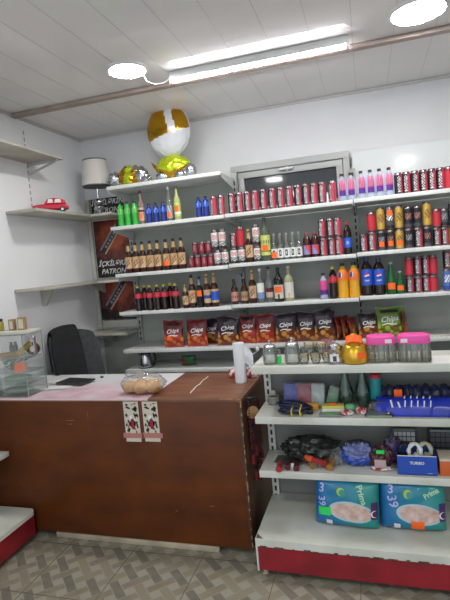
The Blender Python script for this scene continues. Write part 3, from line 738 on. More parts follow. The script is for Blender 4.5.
X, Y, Z = shelf_pos(249.6, 2, .09); bottle('beer', X, Y, Z, .0285, topz(249.6, 229)-Z, BROWN_B, 'single brown beer bottle with cream label between the white and black cans', bands=[BEER_BANDS[0], BEER_BANDS[1]], cap=GOLD)
X, Y, Z = shelf_pos(265.7, 2, .12); bottle('wine', X, Y, Z, .0355, topz(265.7, 217.5)-Z, mat('smoky_glass', '#5f6a5c', .1, alpha=.75), 'large square-shouldered bottle with yellow-green label and orange tag', cap=DGREY, tagz=(.24, .38), rz=0,
       bands=[('label', .14, .60, [mat('yellow_green_label', '#c3cd6e', .5), mat('olive_print', '#6d7a3a', .5)], lambda a, c: 1 if .15 < c < .28 or (.62 < c < .75 and int(a*24) % 2) else 0)])
for i, px in enumerate((274.2, 280.4, 286.6, 292.8, 299)):
    X, Y, Z = shelf_pos(px, 2, .1)
    bottle('flask', X, Y, Z, .0228, .198, CLEARD, 'small clear spirit flask, %s of five in the middle bay' % ORD[i] if i else 'small clear spirit flask with orange tag, first of the five', group='row of five clear flasks', cap=mat('grey_cap', '#9a9c9c', .4), rz=0,
           tagz=(.10, .32) if i == 0 else None, tagw=.9, bands=[('label', .10, .44, [WHITE, BLK], lambda a, c: 1 if (.69 < a < .81 and .2 < c < .8 and not (.72 < a < .78 and .34 < c < .66)) else 0)])
for i, px in enumerate((307.2, 315.4)):
    X, Y, Z = shelf_pos(px, 2, .08)
    bottle('pet', X, Y, Z, .0295, .185, CHERRY, 'dark cherry drink bottle with pink cap, %s of the pair beside the flasks' % ('left', 'right')[i], group='cherry drink bottles', cap=mat('rose_cap', '#b0475c', .4), rz=0,
           bands=[('label', .14, .50, [mat('lilac_label', '#7f8fc0', .4), PINKRED, DRED], lambda a, c: (1 if (a-.75)+(c-.5)*.2 > .01 else 0) if .6 < a < .92 else 2)])
for i, px in enumerate((323.6, 331.5, 339.4)):
    X, Y, Z = shelf_pos(px, 2, .06); can('slim', X, Y, Z, .0268, .134, 'slim black and red can, bottom %s of the six beside the blue-labelled bottle' % ('left', 'middle', 'right')[i], 'stack of six slim cans', random.uniform(-.2, .5))
    X, Y, Z = shelf_pos((321.8, 329.7, 337.6)[i], 2, .2); can('slim', X, Y, Z+.1342, .0268, .134, 'slim black and red can, top %s of the six beside the blue-labelled bottle' % ('left', 'middle', 'right')[i], 'stack of six slim cans', random.uniform(-.2, .5))
X, Y, Z = shelf_pos(347.8, 2, .09); bottle('pet', X, Y, Z, .0285, topz(347.8, 222)-Z, COLA, 'dark bottle with red cap and blue label beside the dark upright', cap=RED, rz=0,
       bands=[('label', .22, .52, [BLUEB, mat('light_blue_print', '#8ba4dd', .4)], lambda a, c: 1 if .68 < a < .82 and .3 < c < .7 else 0)])
RB = [(363.4, 'slim', .128, None, 'slim red and black can, leftmost in the right bay second row'), (371.8, 'slim', .140, None, 'slim red and black can under the plain red one, right bay'),
      (381.6, 'black', .140, 1, 'black can with orange tag at the bottom, left of three tagged cans'), (390.6, 'black_brown', .140, 1, 'black and brown can with orange tag, middle of three tagged cans'),
      (399.6, 'gold', .140, 1, 'gold can with orange tag on the bottom layer'), (409, 'black', .140, None, 'black can on the bottom layer right of the tagged gold can'),
      (418.2, 'slim', .140, None, 'slim black and red can between two black cans on the bottom layer'), (427.6, 'black_brown', .140, None, 'black and rose can on the bottom layer under a gold can'),
      (436.8, 'slim', .128, None, 'slim black and red can under the red can near the right edge'), (444.6, 'slim', .128, None, 'slim black and red can under the grey can near the right edge'),
      (453.2, 'gold', .128, None, 'gold can cut by the right picture edge')]
hs = {}
for px, st, h, tg, lab in RB:
    X, Y, Z = shelf_pos(px, 2, .06); can(st, X, Y, Z, .0285 if h > .13 else .026, h, lab, None, .3 if st == 'slim' else 0, (.03, .065) if tg else None)
for px, st, h, z0, tg, lab in ((371.2, 'plain_red', .134, .1402, None, 'plain red can on top beside the gold can, right bay'), (380.6, 'gold', .160, .1402, None, 'gold can on top, leftmost of the three gold top cans'),
      (389.8, 'silver', .155, .1402, 1, 'silver and black can with orange tag near its rim, top layer'), (398.8, 'gold', .160, .1402, None, 'gold can on top, middle of the three gold top cans'),
      (408.2, 'black_brown', .145, .1402, None, 'black and rose can on top, left one of two neighbours'), (417.3, 'black_brown', .145, .1402, None, 'black and rose can on top, right one of two neighbours'),
      (426.9, 'gold', .165, .1402, None, 'gold can on top, rightmost of the three gold top cans'), (436.6, 'plain_red', .125, .1282, None, 'red can on top near the right edge, beside the grey can'),
      (444.2, 'grey', .12, .1282, None, 'grey can on top near the right edge'), (452.5, 'black', .16, .1282, None, 'black can on top cut by the right picture edge')):
    X, Y, Z = shelf_pos(px, 2, .2); can(st, X, Y, Z+z0, .0285 if z0 > .13 else .026, h, lab, None, 0, (h-.06, h-.02) if tg else None)

# --- third row
for i, (px, dy) in enumerate(((138.6, 0), (145.2, .062), (150.2, 0), (157.8, 0), (164.6, 0), (170.9, .062), (175.9, 0))):
    X, Y, Z = shelf_pos(px, 3, .09, YC+dy)
    bottle('pet', X, Y, Z, .0285, .203, COLA, 'cola bottle with yellow cap and red label, %s of seven from the left' % ORD[i], group='cola bottles with yellow caps', cap=YELLOW,
           bands=[('label', .50, .70, [RED, PINKRED], lambda a, c: 1 if .3 < c < .7 and int(a*24) % 3 != 1 else 0)])
for px, kind, R, yt, body, cap, lab, bands, tg in (
    (185.6, 'beer', .0265, 284.5, BROWN_B, GOLD, 'short brown beer bottle, first right of the cola bottles', BEER_BANDS, None),
    (192.6, 'beer', .0290, 274.5, BROWN_B, BLACK, 'tall brown beer bottle with cream label, second right of the cola bottles', BEER_BANDS, None),
    (200.2, 'beer', .0270, 276, mat('black_blue_glass', '#15181f', .12), BLUE, 'dark bottle with orange tag and blue cap among the beers', [('neck_label', .72, .90, [GREY], None)], (.36, .55)),
    (207.6, 'beer', .0290, 274, BROWN_B, GOLD, 'brown beer bottle with blue and cream label, left of a pair', [('label', .13, .53, [CREAM, BLUE], lambda a, c: 1 if .3 < c < .6 else 0), BEER_BANDS[1]], None),
    (215.0, 'beer', .0290, 273, BROWN_B, GOLD, 'brown beer bottle with blue label at the end of the left bay', [('label', .13, .53, [BLUEB, CREAM], lambda a, c: 1 if c > .8 or c < .15 else 0), BEER_BANDS[1]], None),
    (234.6, 'beer', .0285, 279, BROWN_B, BLACK, 'short brown bottle with pinkish label, first in the middle bay third row', [('label', .13, .50, [mat('salmon_label', '#b8847a', .5), MAROON], lambda a, c: 1 if .3 < c < .6 and int(a*24) % 2 else 0)], None),
    (244.4, 'beer', .0285, 278.5, BROWN_B, BLACK, 'short brown bottle with tan label, second in the middle bay third row', [('label', .13, .50, [mat('tan_label', '#a5866a', .5), MAROON], lambda a, c: 1 if .3 < c < .6 and int(a*24) % 2 else 0)], None),
    (252.9, 'beer', .0285, 270, BROWN_B, GOLD, 'tall brown beer bottle with cream label before the clear spirit bottle', BEER_BANDS, None),
    (260.8, 'vodka', .0270, 268.5, CLEARD, WHITEP, 'clear bottle with white and blue label beside the tall brown beer', [('label', .12, .58, [WHITE, mat('soft_blue_print', '#7d95c0', .5)], lambda a, c: 1 if c < .4 else 0)], None),
    (269.6, 'vodka', .0270, 266.5, CLEARD, MAROON, 'clear bottle with maroon cap and small label left of the wine', [('label', .14, .40, [mat('fawn_label', '#c0aa98', .5), MAROON], lambda a, c: 1 if c > .6 else 0)], None),
    (278.9, 'wine', .0345, 267.5, WINE_B, BLACK, 'dark wine bottle with white label and orange tag', [('label', .10, .50, [mat('wine_label', '#cdc7c0', .5), MAROON], lambda a, c: 1 if c < .3 and .72 < a < .8 else 0)], (.28, .46)),
    (289.2, 'wine', .0330, 266, mat('straw_glass', '#c2c69a', .1, alpha=.6), mat('straw_cap', '#c9c48a', .4), 'pale wine bottle with white label right of the dark wine', [('label', .10, .55, [mat('white_wine_label', '#d4d0c6', .5), CREAM], lambda a, c: 1 if c < .3 and .72 < a < .8 else 0)], None),
    (323.8, 'water', .0285, 273, mat('pale_blue_bottle', '#c4d0ea', .12, alpha=.6), mat('plum_cap', '#4a2b3a', .4), 'single clear bottle with pink label on the third row', [('label', .18, .72, [PINKD, PURPLE], lambda a, c: 1 if c < .3 else 0)], None),
    (333.4, 'pet', .0285, 266.5, COLA, YELLOW, 'single cola bottle with yellow cap beside the orange drinks', [('label', .50, .70, [RED, PINKRED], lambda a, c: 1 if .3 < c < .7 and int(a*24) % 3 != 1 else 0)], None),
    (391.3, 'flare', .0330, 262, DKGREEN_B, mat('pale_green_cap', '#9fb59a', .4), 'tall green glass bottle with orange tag', [], (.16, .36)),
    (400.2, 'flare', .0285, 271, DKGREEN_B, mat('pale_green_cap', '#9fb59a', .4), 'shorter green glass bottle with orange tag beside the tall green one', [], (.16, .38))):
    X, Y, Z = shelf_pos(px, 3, .09)
    bottle(kind, X, Y, Z, R, topz(px, yt)-Z, body, lab, bands=bands, cap=cap, tagz=tg, rz=0, tagw=.8)
for i, px in enumerate((343.2, 354.3)):
    X, Y, Z = shelf_pos(px, 3, .11)
    t = bottle('pet', X, Y, Z, .039, .253, ORANGE_D, 'large orange drink bottle, %s of the two beside the dark upright' % ('left', 'right')[i], group='large orange drink bottles', cap=mat('navy_cap', '#20283c', .4), rz=0,
           bands=[('label', .50, .78, [mat('orange_label', '#e5762a', .4), BLUE, WHITE], lambda a, c: 1 if .62 < a < .70 and .3 < c < .8 else 2 if .70 <= a < .72 and .3 < c < .8 else 0)])
for i, px in enumerate((367.2, 379.2)):
    X, Y, Z = shelf_pos(px, 3, .11); h_ = topz(px, 257.5)-Z; R_ = .0405
    t = bottle('pet', X, Y, Z, R_, h_, COLA, 'large cola bottle with blue label and round emblem, %s of the two' % ('left', 'right')[i], group='large blue-labelled cola bottles', cap=mat('blue_cap', '#27337a', .4), rz=0,
           bands=[('label', .27, .70, [BLUEB, BLUE], lambda a, c: 1 if c < .1 or c > .93 else 0)])
    b = MB(); rc = .0185; zc_ = h_*.53
    def cyl(u_, v_, o=.0012):
        a = -PI/2+u_/R_; rr_ = R_*prof_r('pet', min(.9, max(.1, v_/h_)))+o; return (rr_*math.cos(a), rr_*math.sin(a), v_)
    for z0, z1, m_ in ((.28, 1, 0), (-.25, .28, 1), (-1, -.25, 2)):
        N = 10
        for k in range(N):
            u0, u1 = -1+2*k/N, -1+2*(k+1)/N
            def vv(u_, z): 
                l = math.sqrt(max(0, 1-u_*u_)); w_ = .15*math.sin(u_*PI); z = z if abs(z) > .9 else z+w_
                return max(-l, min(l, z))
            q = [cyl(u_*rc, zc_+vv(u_, z)*rc) for u_, z in ((u0, z0), (u1, z0), (u1, z1), (u0, z1))]
            b.add(q, [(0,1,2,3)], m_)
    b.build('emblem', [RED, WHITE, BLUE], t)
    lettering(t, 'pepsi', .017, lambda x_, z_: cyl(x_, zc_-.032+z_), WHITE, 0, .0006)
for i, px in enumerate((409.8, 418.2, 426, 433.6)):
    X, Y, Z = shelf_pos(px, 3, .05)
    can('slim' if i < 3 else 'plain_red', X, Y, Z, .0265, .117, ('slim black and red can, bottom layer %s of the block beside green bottles' % ORD[i]) if i < 3 else 'plain red can at the bottom right of the eight-can block', 'block of eight cans' if i < 3 else None, .3)
    X, Y, Z = shelf_pos((409, 417.4, 425.4, 433.2)[i], 3, .18)
    can('slim' if i in (1, 2) else 'plain_red', X, Y, Z+.1172, .0265, .134, ('slim black and red can, top layer %s of the eight-can block' % ORD[i]) if i in (1, 2) else 'plain red can at the top %s of the eight-can block' % ('left' if i == 0 else 'right'), None, .3)
X, Y, Z = shelf_pos(447.4, 3, .05); can('blue', X, Y, Z, .027, .15, 'pale blue and white can at the right edge of the third row', None, 0)
X, Y, Z = shelf_pos(447, 3, .2); can('slim', X, Y, Z+.1502, .027, .13, 'red and black can standing on the pale blue can', None, .3)

# ------------------------------------------------------------------ crisp bags on the fourth row
def pillow(w, h, T, seed, crimp=.10, nz=.004):
    def fr(x, z, sgn=-1):
        a = abs(2*x/w); c = abs(2*z/h-1)
        s = max(0, 1-a**3)**.7*max(0, 1-min(1, c/(1-crimp))**2.6)**.7
        return sgn*(T/2*s+.0012)*(1+.18*noise.noise(Vector((x*22, z*22, seed)))) + nz*noise.noise(Vector((x*30, z*30, seed+5)))
    def outline(a, c):
        x = (a-.5)*w*(1-.09*math.sin(PI*c))+.008*noise.noise(Vector((c*5, a*2, seed+9))); z = h*c; z += .014*noise.noise(Vector((x*15, c*3, seed)))*(1 if c > .5 else .2)
        return x, z
    return fr, outline
def crisp_bag(px, w, h, m, label, Y=3.585, rx=-.10, rz=0, group=None, word=True, dz=.1, T=.055, tg=None, z=None):
    X, Y, Z = shelf_pos(px, 4, dz, Y); seed = px*.37
    h *= 1.10; w *= 1.04; Y -= .012
    t = thing('crisp_bag', label, 'crisps', (X, Y, Z+.001 if z is None else z), 0, group, rot=(rx, 0, rz))
    fr, ou = pillow(w, h, T, seed)
    b = MB()
    for sg in (-1, 1):
        def fn(a, c): x, z = ou(a, c); return (x, fr(x, h*c, sg) if sg < 0 else fr(x, h*c, 1), z)
        b.grid(fn, 20, 24, flip=sg > 0)
    b.build('bag', m, t)
    def mp(ox, oz, rot, o=.0018):
        cs, sn = math.cos(rot), math.sin(rot)
        def f(u_, v_):
            x = ox+u_*cs-v_*sn; z = oz+u_*sn+v_*cs; return (x, fr(x, z)-o, z)
        return f
    if word:
        s = w*.25
        lettering(t, 'Chips', s*1.05, mp(0, h*.60, .12), WHITE, .3, .0008)
        b = MB(); f = mp(0, h*.43, .14)
        b.grid(lambda a, c: f((a-.5)*w*.5, (c-.5)*.008+.006*math.sin(a*5)), 10, 1); b.build('swash', WHITE, t)
        b = MB(); f = mp(0, h*.86, 0, .0015); b.grid(lambda a, c: f((a-.5)*w*.6, (c-.5)*.02), 8, 2); b.build('top_print', BLK, t)
    if tg:
        b = MB(); f = mp(tg[0]*w, tg[1]*h, 0, .0035); b.grid(lambda a, c: f((a-.5)*.042, (c-.5)*.036), 5, 4); g = b.build('price_tag', ORANGE, t); g['label'] = 'orange price tag'
    return t
crisp_bag(173.8, .168, .195, CRISP_RED, 'red crisp bag with orange price tag, leftmost in the crisp row', tg=(-.16, .34))
crisp_bag(197.6, .168, .195, CRISP_RED, 'red crisp bag beside the tagged leftmost one', rz=.05)
crisp_bag(212.5, .13, .18, CRISP_DARK, 'narrow dark crisp bag tucked behind its red neighbours on the left', Y=3.70, rz=-.1)
crisp_bag(228.3, .172, .205, CRISP_DARK, 'dark crisp bag between the left red bags and the middle red bags', rz=.03)
crisp_bag(248.4, .145, .20, CRISP_RED, 'red-brown crisp bag leaning left, first in the middle bay', rz=-.12, Y=3.60)
crisp_bag(265.6, .142, .20, CRISP_RED, 'red-brown crisp bag, second in the middle bay', rz=.06, Y=3.58)
crisp_bag(286.2, .160, .20, CRISP_DARK, 'dark purple crisp bag, left of three dark ones in the middle bay', rz=.04)
crisp_bag(306.4, .150, .20, CRISP_DARK, 'dark purple crisp bag, middle of three dark ones in the middle bay', rz=-.04, Y=3.60)
crisp_bag(325, .150, .215, CRISP_DARK, 'dark purple crisp bag, right and tallest of three dark ones', rz=.08)
for i, px in enumerate((340.5, 346.5, 353)):
    crisp_bag(px, .115, (.155, .16, .15)[i], CRISP_MULTI, 'small red snack packet, %s of three packed upright like files' % ('left', 'middle', 'right')[i], Y=3.62+.0*i, rz=1.15, word=False, T=.035)
crisp_bag(368.5, .145, .165, CRISP_DARK, 'dark snack bag left of the green one', rz=.05, Y=3.60)
crisp_bag(389.5, .19, .195, CRISP_GREEN, 'bright green snack bag in the right bay', rz=-.05, Y=3.60)
crisp_bag(405.5, .13, .17, CRISP_RED, 'red snack packet seen edge on right of the green bag', rz=1.3, Y=3.62, word=False, T=.02)

# ------------------------------------------------------------------ lowest shelf behind the counter
p = onY(147, 372, 3.6); t = thing('kettle', 'small steel electric kettle with black handle behind the counter', 'kettle', (p.x, 3.6, .82))
b = MB(); b.lathe([(.058, 0), (.062, .01), (.06, .03), (.055, .07), (.043, .11), (.038, .118)], 28); b.build('body', STEEL, t)
b = MB(); b.lathe([(.04, .117), (.036, .13), (.012, .135), (.012, .145), (0, .147)], 24); b.build('lid', BLACK, t)
b = MB(); b.tube([(.036, 0, .115), (.06, 0, .13), (.084, 0, .115), (.088, 0, .075), (.078, 0, .035), (.062, 0, .02)], [.008, .010, .010, .009, .008, .008], 10); b.build('handle', BLACK, t)
b = MB(); b.tube([(-.04, 0, .085), (-.058, 0, .11), (-.066, 0, .118)], [.016, .011, .007], 10); b.build('spout', STEEL, t)
b = MB(); b.lathe([(.064, 0), (.064, .006), (.0, .006)], 24); b.build('base', BLACK, t)
p = onY(190, 372, 3.62); t = thing('packet', 'small green and red packet lying behind the counter, right of the kettle', 'packet', (p.x, 3.62, .822), .1)
b = MB(); fr, ou = pillow(.12, .085, .05, 3)
for sg in (-1, 1): b.grid(lambda a, c: (ou(a, c)[0], fr(ou(a, c)[0], .085*c, sg), ou(a, c)[1]), 14, 12, pat=lambda a, c: 1 if a+.4*c < .42 else 0, flip=sg > 0)
b.build('wrap', [mat('dark_green_print', '#2b5a34', .35), mat('brick_print', '#7d3026', .35)], t)
# cable hung over the wire rail of the crisp shelf
X0 = X_at(257.5, 3.49, 1.0); t = thing('charging_cable', 'white charging cable hanging from the crisp shelf above the counter roll', 'cable', (X0, 3.488, .99))
b = MB(); b.tube([(.0, .012, .018), (0, -.004, .016), (0, -.008, .0), (-.004, -.010, -.04), (-.03, -.012, -.055), (-.06, -.012, -.075), (-.085, -.012, -.11)], .0035, 8); b.build('cord', WHITE, t)
b = MB(); b.box(-.012, .012, -.022, -.004, -.035, -.008); b.build('plug', WHITE, t, bevel=.004)

# ------------------------------------------------------------------ corner shelf: lamp, balloons, toy car
SZ = 2.125
p = onY(97, 213, 3.72); lx = X_at(97.5, 3.74, 2.32)
t = thing('table_lamp', 'silver table lamp with a white shade on the corner shelf', 'lamp', (lx, 3.74, SZ))
b = MB(); rr = random.Random(2)
b.lathe([(.055, 0), (.058, .012), (.03, .02), (.018, .03)], 24); b.ball((0, 0, .055), (.042, .042, .032), 20, 12, wob=.25, wsc=4, seed=1); b.ball((.004, 0, .112), (.038, .038, .030), 20, 12, wob=.25, wsc=4, seed=4); b.lathe([(.012, .13), (.012, .19)], 12)
b.build('base', FOILS, t)
z0 = onY(96, 187, 3.74).z-SZ; z1 = onY(94, 160.5, 3.74).z-SZ
b = MB(); b.lathe([(.120, z0), (.098, z1)], 40); b.lathe([(.096, z1), (.118, z0)], 40); b.build('lamp_shade', SHADE, t)
b = MB(); b.lathe([(.1205, z0-.001), (.121, z0+.008), (.1195, z0+.009)], 40); b.build('shade_trim', DGREY, t)
b = MB(); b.lathe([(.0995, z1-.006), (.0995, z1+.003), (.096, z1+.003)], 40); b.build('shade_trim', DGREY, t)
b = MB(); b.tube([(-.097, 0, z1-.03), (.097, 0, z1-.03)], .002, 6); b.tube([(0, -.097, z1-.03), (0, .097, z1-.03)], .002, 6); b.tube([(0, 0, .18), (0, 0, z1-.03)], .006, 8); b.build('harp', STEEL, t)
TZ = 2.305; BYY = 3.68
def foil_seam(b, c, rx, rz_, m=0, y=0):
    b.tube([(c[0]+rx*math.cos(2*PI*k/40), c[1]+y, c[2]+rz_*math.sin(2*PI*k/40)) for k in range(41)], .0035, 5, m)
# plain round balloon resting on a plain pillow balloon
c = onY(168.5, 131, BYY); zb = onY(172, 182, BYY).z
t = thing('foil_balloon', 'big round gold and white foil balloon on top of the shelving', 'balloon', (c.x, BYY, TZ+.20)); cz = c.z-(TZ+.20)
b = MB(); b.ball((0, 0, cz), (.178, .10, .205), 90, 60, pat=lambda d: 1 if (d.z < -.22+.2*d.x) or (.18 < d.x+.25*d.z < .52) else 0, wob=.03, wsc=5); b.build('foil', [FOILG, FOILW], t)
b = MB(); foil_seam(b, (0, 0, cz), .18, .207); b.build('seam', FOILW, t)
b = MB(); b.box(-.012, .012, -.002, .002, cz-.225, cz-.20); b.build('filling_tail', FOILW, t)
t = thing('foil_balloon', 'lime and gold pillow-shaped foil balloon under the round one', 'balloon', (X_at(174, BYY, TZ+.09), BYY, TZ+.003))
b = MB(); b.ball((0, 0, .105), (.145, .085, .105), 80, 48, pat=lambda d: 0 if d.z > -.1+.5*abs(d.x)-.25 else 1, wob=.10, wsc=4, seed=3); b.build('foil', [LIME, FOILG], t)
for c_, r_, sd in (((-.085, -.04, .045), (.055, .045, .042), 7), ((.14, -.02, .065), (.055, .04, .055), 9), ((.07, -.05, .04), (.05, .04, .04), 2)):
    b = MB(); b.ball(c_, r_, 24, 14, wob=.25, wsc=4, seed=sd); b.build('silver_lobe', FOILS, t)
b = MB(); b.add([(-.13, -.01, .13), (-.19, -.01, .18), (-.165, -.01, .12), (-.13, .01, .13), (-.19, .006, .18), (-.165, .01, .12)], [(0,1,2), (5,4,3), (0,3,4,1), (1,4,5,2), (2,5,3,0)]); b.build('corner_fold', FOILG, t)
t = thing('foil_balloon', 'crumpled silver, gold and lime foil balloon lying beside the lamp', 'balloon', (X_at(130, BYY, TZ+.06), BYY, TZ+.003))
b = MB(); b.ball((.02, 0, .09), (.115, .07, .088), 80, 48, pat=lambda d: 1 if abs(d.x+.1-.2*d.z) < .25 else (2 if d.z > .45 and d.x > -.2 else 0), wob=.16, wsc=4, seed=5); b.build('foil', [FOILG, LIME, FOILS], t)
for c_, r_, sd in (((-.13, -.01, .085), (.06, .05, .055), 6), ((.105, -.01, .085), (.065, .05, .07), 8), ((.16, -.02, .045), (.045, .045, .042), 11)):
    b = MB(); b.ball(c_, r_, 24, 14, wob=.3, wsc=4, seed=sd); b.build('silver_lobe', FOILS, t)
# toy car
p = onX(51, 209, XL+.13); cy = p.y
t = thing('toy_car', 'red toy car parked on the upper left wall shelf', 'toy car', (XL+.13, cy, 2.1255), math.radians(34))
L = .265
b = MB()
sec = [(-.5, .30, .40, .80), (-.47, .22, .60, .92), (-.36, .20, .66, 1), (-.2, .20, .70, 1), (.0, .20, .70, 1), (.2, .20, .72, 1), (.38, .20, .70, 1), (.46, .22, .60, .95), (.5, .28, .46, .85)]
def car_loft(b, sec, hh, ww, m=0):
    n = 14; vs = []; fs = []
    for x, z0, z1, w in sec:
        for k in range(n):
            a = 2*PI*k/n; ex = lambda v: math.copysign(abs(v)**.55, v)
            vs.append((x*L, ex(math.cos(a))*w*ww, ((z0+z1)/2+(z1-z0)/2*ex(math.sin(a)))*hh))
    for i in range(len(sec)-1):
        for k in range(n): fs.append((i*n+k, i*n+(k+1) % n, (i+1)*n+(k+1) % n, (i+1)*n+k))
    fs += [tuple(range(n))[::-1], tuple((len(sec)-1)*n+k for k in range(n))]; b.add(vs, fs, m)
RC = mat('toy_red', '#c8203a', .25)
car_loft(b, sec, .095, .055); b.build('body', RC, t)
b = MB(); car_loft(b, [(-.17, .62, .70, .80), (-.08, .62, 1.10, .82), (.05, .62, 1.18, .84), (.28, .62, 1.14, .84), (.40, .62, .98, .82), (.44, .62, .74, .78)], .095, .052); b.build('cabin', RC, t)
for sy in (-1, 1):
    for x0, x1 in ((-.08, .08), (.11, .30)):
        b = MB(); b.add([(x0*L, sy*.0445, .072), (x1*L, sy*.0445, .072), (x1*L-.004, sy*.0432, .100), (x0*L+.010, sy*.0432, .100)], [(0,1,2,3)]); b.build('side_window', WHITE, t, smooth=False)
for sx in (-.31, .32):
    for sy in (-1, 1):
        b = MB(); b.lathe([(0, -.009), (.019, -.009), (.021, -.004), (.021, .006), (.019, .009), (0, .009)], 20); w = b.build('wheel', BLACK, t, (sx*L, sy*.047, .021)); w.rotation_euler = (PI/2, 0, 0)
        b = MB(); b.lathe([(0, 0), (.010, 0), (.010, .002), (0, .003)], 14); h = b.build('hubcap', SILVER, w, (0, 0, -.011 if sy > 0 else .009)); 
b = MB(); b.box(-.5*L-.006, -.5*L+.006, -.05, .05, .024, .034); b.build('bumper', SILVER, t, bevel=.003)
for sy in (-1, 1):
    b = MB(); b.ball((-.488*L, sy*.036, .052), .009, 12, 8); b.build('headlight', SILVER, t)

# ------------------------------------------------------------------ chair behind the counter, jacket over it
cpos = Vector((-2.02, 3.09, 0)); crz = math.radians(55)
t = thing('office_chair', 'black and grey high-backed office chair behind the counter', 'chair', cpos, crz)
b = MB()
for k in range(5):
    a = 2*PI*k/5; b.tube([(0, 0, .09), (.26*math.cos(a), .26*math.sin(a), .065)], [.022, .014], 8)
b.build('star_base', BLACK, t)
for k in range(5):
    a = 2*PI*k/5; b = MB(); b.ball((.26*math.cos(a), .26*math.sin(a), .028), .027, 12, 8); b.build('caster', BLACK, t)
b = MB(); b.lathe([(.025, .08), (.025, .40)], 14); b.build('gas_lift', STEEL, t)
b = MB(); b.box(-.25, .25, -.24, .24, .42, .51); b.build('seat', FABRIC, t, bevel=.03)
def backf(u_, v_, o):
    w = .205*(1-.10*v_)*(1 if v_ < .9 else 1-.8*(v_-.9)); x = (u_-.5)*2*w; side = abs(2*u_-1)
    y = .20+.14*v_-.03*math.sin(PI*v_)-.05*side**3+o*(1-.55*side**4); return (x, y, .50+.70*v_-.03*side**4*(v_ > .85))
b = MB(); b.grid(lambda a, c: backf(a, c, -.035), 16, 16); b.grid(lambda a, c: backf(a, c, .045), 16, 16, flip=True)
for c_ in (0, 1): b.grid(lambda a, q: tuple(Vector(backf(a, c_, -.035)).lerp(Vector(backf(a, c_, .045)), q)), 16, 2)
for a_ in (0, 1): b.grid(lambda q, c: tuple(Vector(backf(a_, c, -.035)).lerp(Vector(backf(a_, c, .045)), q)), 2, 16)
b.build('backrest', FABRIC, t)
for sx in (-1, 1):
    b = MB(); b.tube([(sx*.24, -.1, .46), (sx*.30, -.08, .52), (sx*.30, -.06, .68), (sx*.30, .16, .69), (sx*.27, .24, .66)], .018, 8); b.build('armrest', BLACK, t)
def jk(u_, v_, o):
    # draped from the front, over the top edge and down the back
    s = v_*1.0
    if s < .62: x, y, z = backf(.5+(u_-.5)*1.02, max(.02, 1-(.62-s)/.62*.95), -.048-o)
    elif s < .72: 
        q = (s-.62)/.10; a = Vector(backf(u_, 1, -.048)); d = Vector(backf(u_, 1, .060)); p_ = a.lerp(d, q); x, y, z = p_; z += .022*math.sin(PI*q)+.012
    else: x, y, z = backf(.5+(u_-.5)*1.02, 1-(s-.72)/.28*.42, .060+o)
    n_ = .012*noise.noise(Vector((x*9, y*6, z*5))); return (x, y+(-1 if s < .67 else 1)*abs(n_), z+.006*noise.noise(Vector((x*11, 3, z*6))))
jo = bpy.data.objects.new('jacket', None)
b = MB(); b.grid(lambda a, c: jk(.02+a*.62, c, .002), 18, 34)
me = b.mesh('jacket', JACKET); bpy.data.objects.remove(jo)
jo = inst('jacket', me, None, cpos, (0, 0, crz)); md = jo.modifiers.new('thickness', 'SOLIDIFY'); md.thickness = .012; md.offset = 1
tag(jo, 'black jacket draped over the office chair back', 'jacket')

# ------------------------------------------------------------------ glass display case on the counter
gx0 = XL+.022; gx1 = -2.085; gy0 = 2.487; gy1 = 2.68; gz0 = CZ+.0045; gz1 = 1.295
t = thing('display_case', 'small glass display case at the left end of the counter', 'display case', (gx0, gy0, gz0)); gw, gd, gh = gx1-gx0, gy1-gy0, gz1-gz0
b = MB(); b.box(0, gw, 0, .005, .006, gh-.006); p_ = b.build('front_pane', GLASSG, t, smooth=False)
b = MB(); b.box(gw-.005, gw, .006, gd-.006, .006, gh-.006); b.build('side_pane', GLASSG, t, smooth=False)
b = MB(); b.box(0, gw, gd-.005, gd, .006, gh-.006); b.build('back_pane', GLASSG, t, smooth=False)
b = MB(); b.box(0, gw, 0, gd, 0, .005); b.build('bottom_pane', GLASSE, t, smooth=False)
b = MB(); b.box(0, gw, 0, gd, gh-.005, gh); b.build('top_pane', GLASSE, t, smooth=False)
SHZ = [.075, .145, .235]
for z in SHZ:
    b = MB(); b.box(.006, gw-.006, .008, gd-.008, z, z+.005); b.build('glass_shelf', GLASSE, t, smooth=False)
for x_, y_ in ((gw-.004, 0), (gw-.004, gd-.004)):
    b = MB(); b.box(x_, x_+.005, y_-.0005, y_+.0045, 0, gh); b.build('edge_strip', mat('pale_green_edge', '#8d9e94', .3), t, smooth=False)
b = MB(); b.ball((gw+.004, gd*.55, gh-.035), (.007, .016, .016), 12, 8); b.box(gw+.001, gw+.010, gd*.5, gd*.6, gh-.14, gh-.03); b.build('latch', SILVER, t)
def incase(x, y, lvl): return (gx0+x, gy0+.012+y*.5, gz0+(.006 if lvl < 0 else SHZ[lvl]+.0055))
t = thing('packet', 'tan snack packet lying on the upper glass shelf of the display case', 'packet', incase(.17, .13, 2), .2)
b = MB(); b.ball((0, 0, .018), (.105, .04, .018), 20, 10, wob=.2, wsc=4); b.build('wrap', mat('tan_pack', '#b08a52', .5, noise_col='#8f6a3a', nscale=20), t)
t = thing('packet', 'yellow packet leaning in the display case above the orange tag', 'packet', incase(.27, .17, 2), .9)
b = MB(); b.obox((-.05, 0, .02), (.045, 0, .085), .03, .035); b.build('wrap', mat('mustard_pack', '#c0a23a', .5, noise_col='#9c7c2a', nscale=18), t, bevel=.008)
t = thing('price_card', 'bright orange price card inside the display case', 'price card', incase(.26, .06, 1), .1, rot=(-.15, 0, .1))
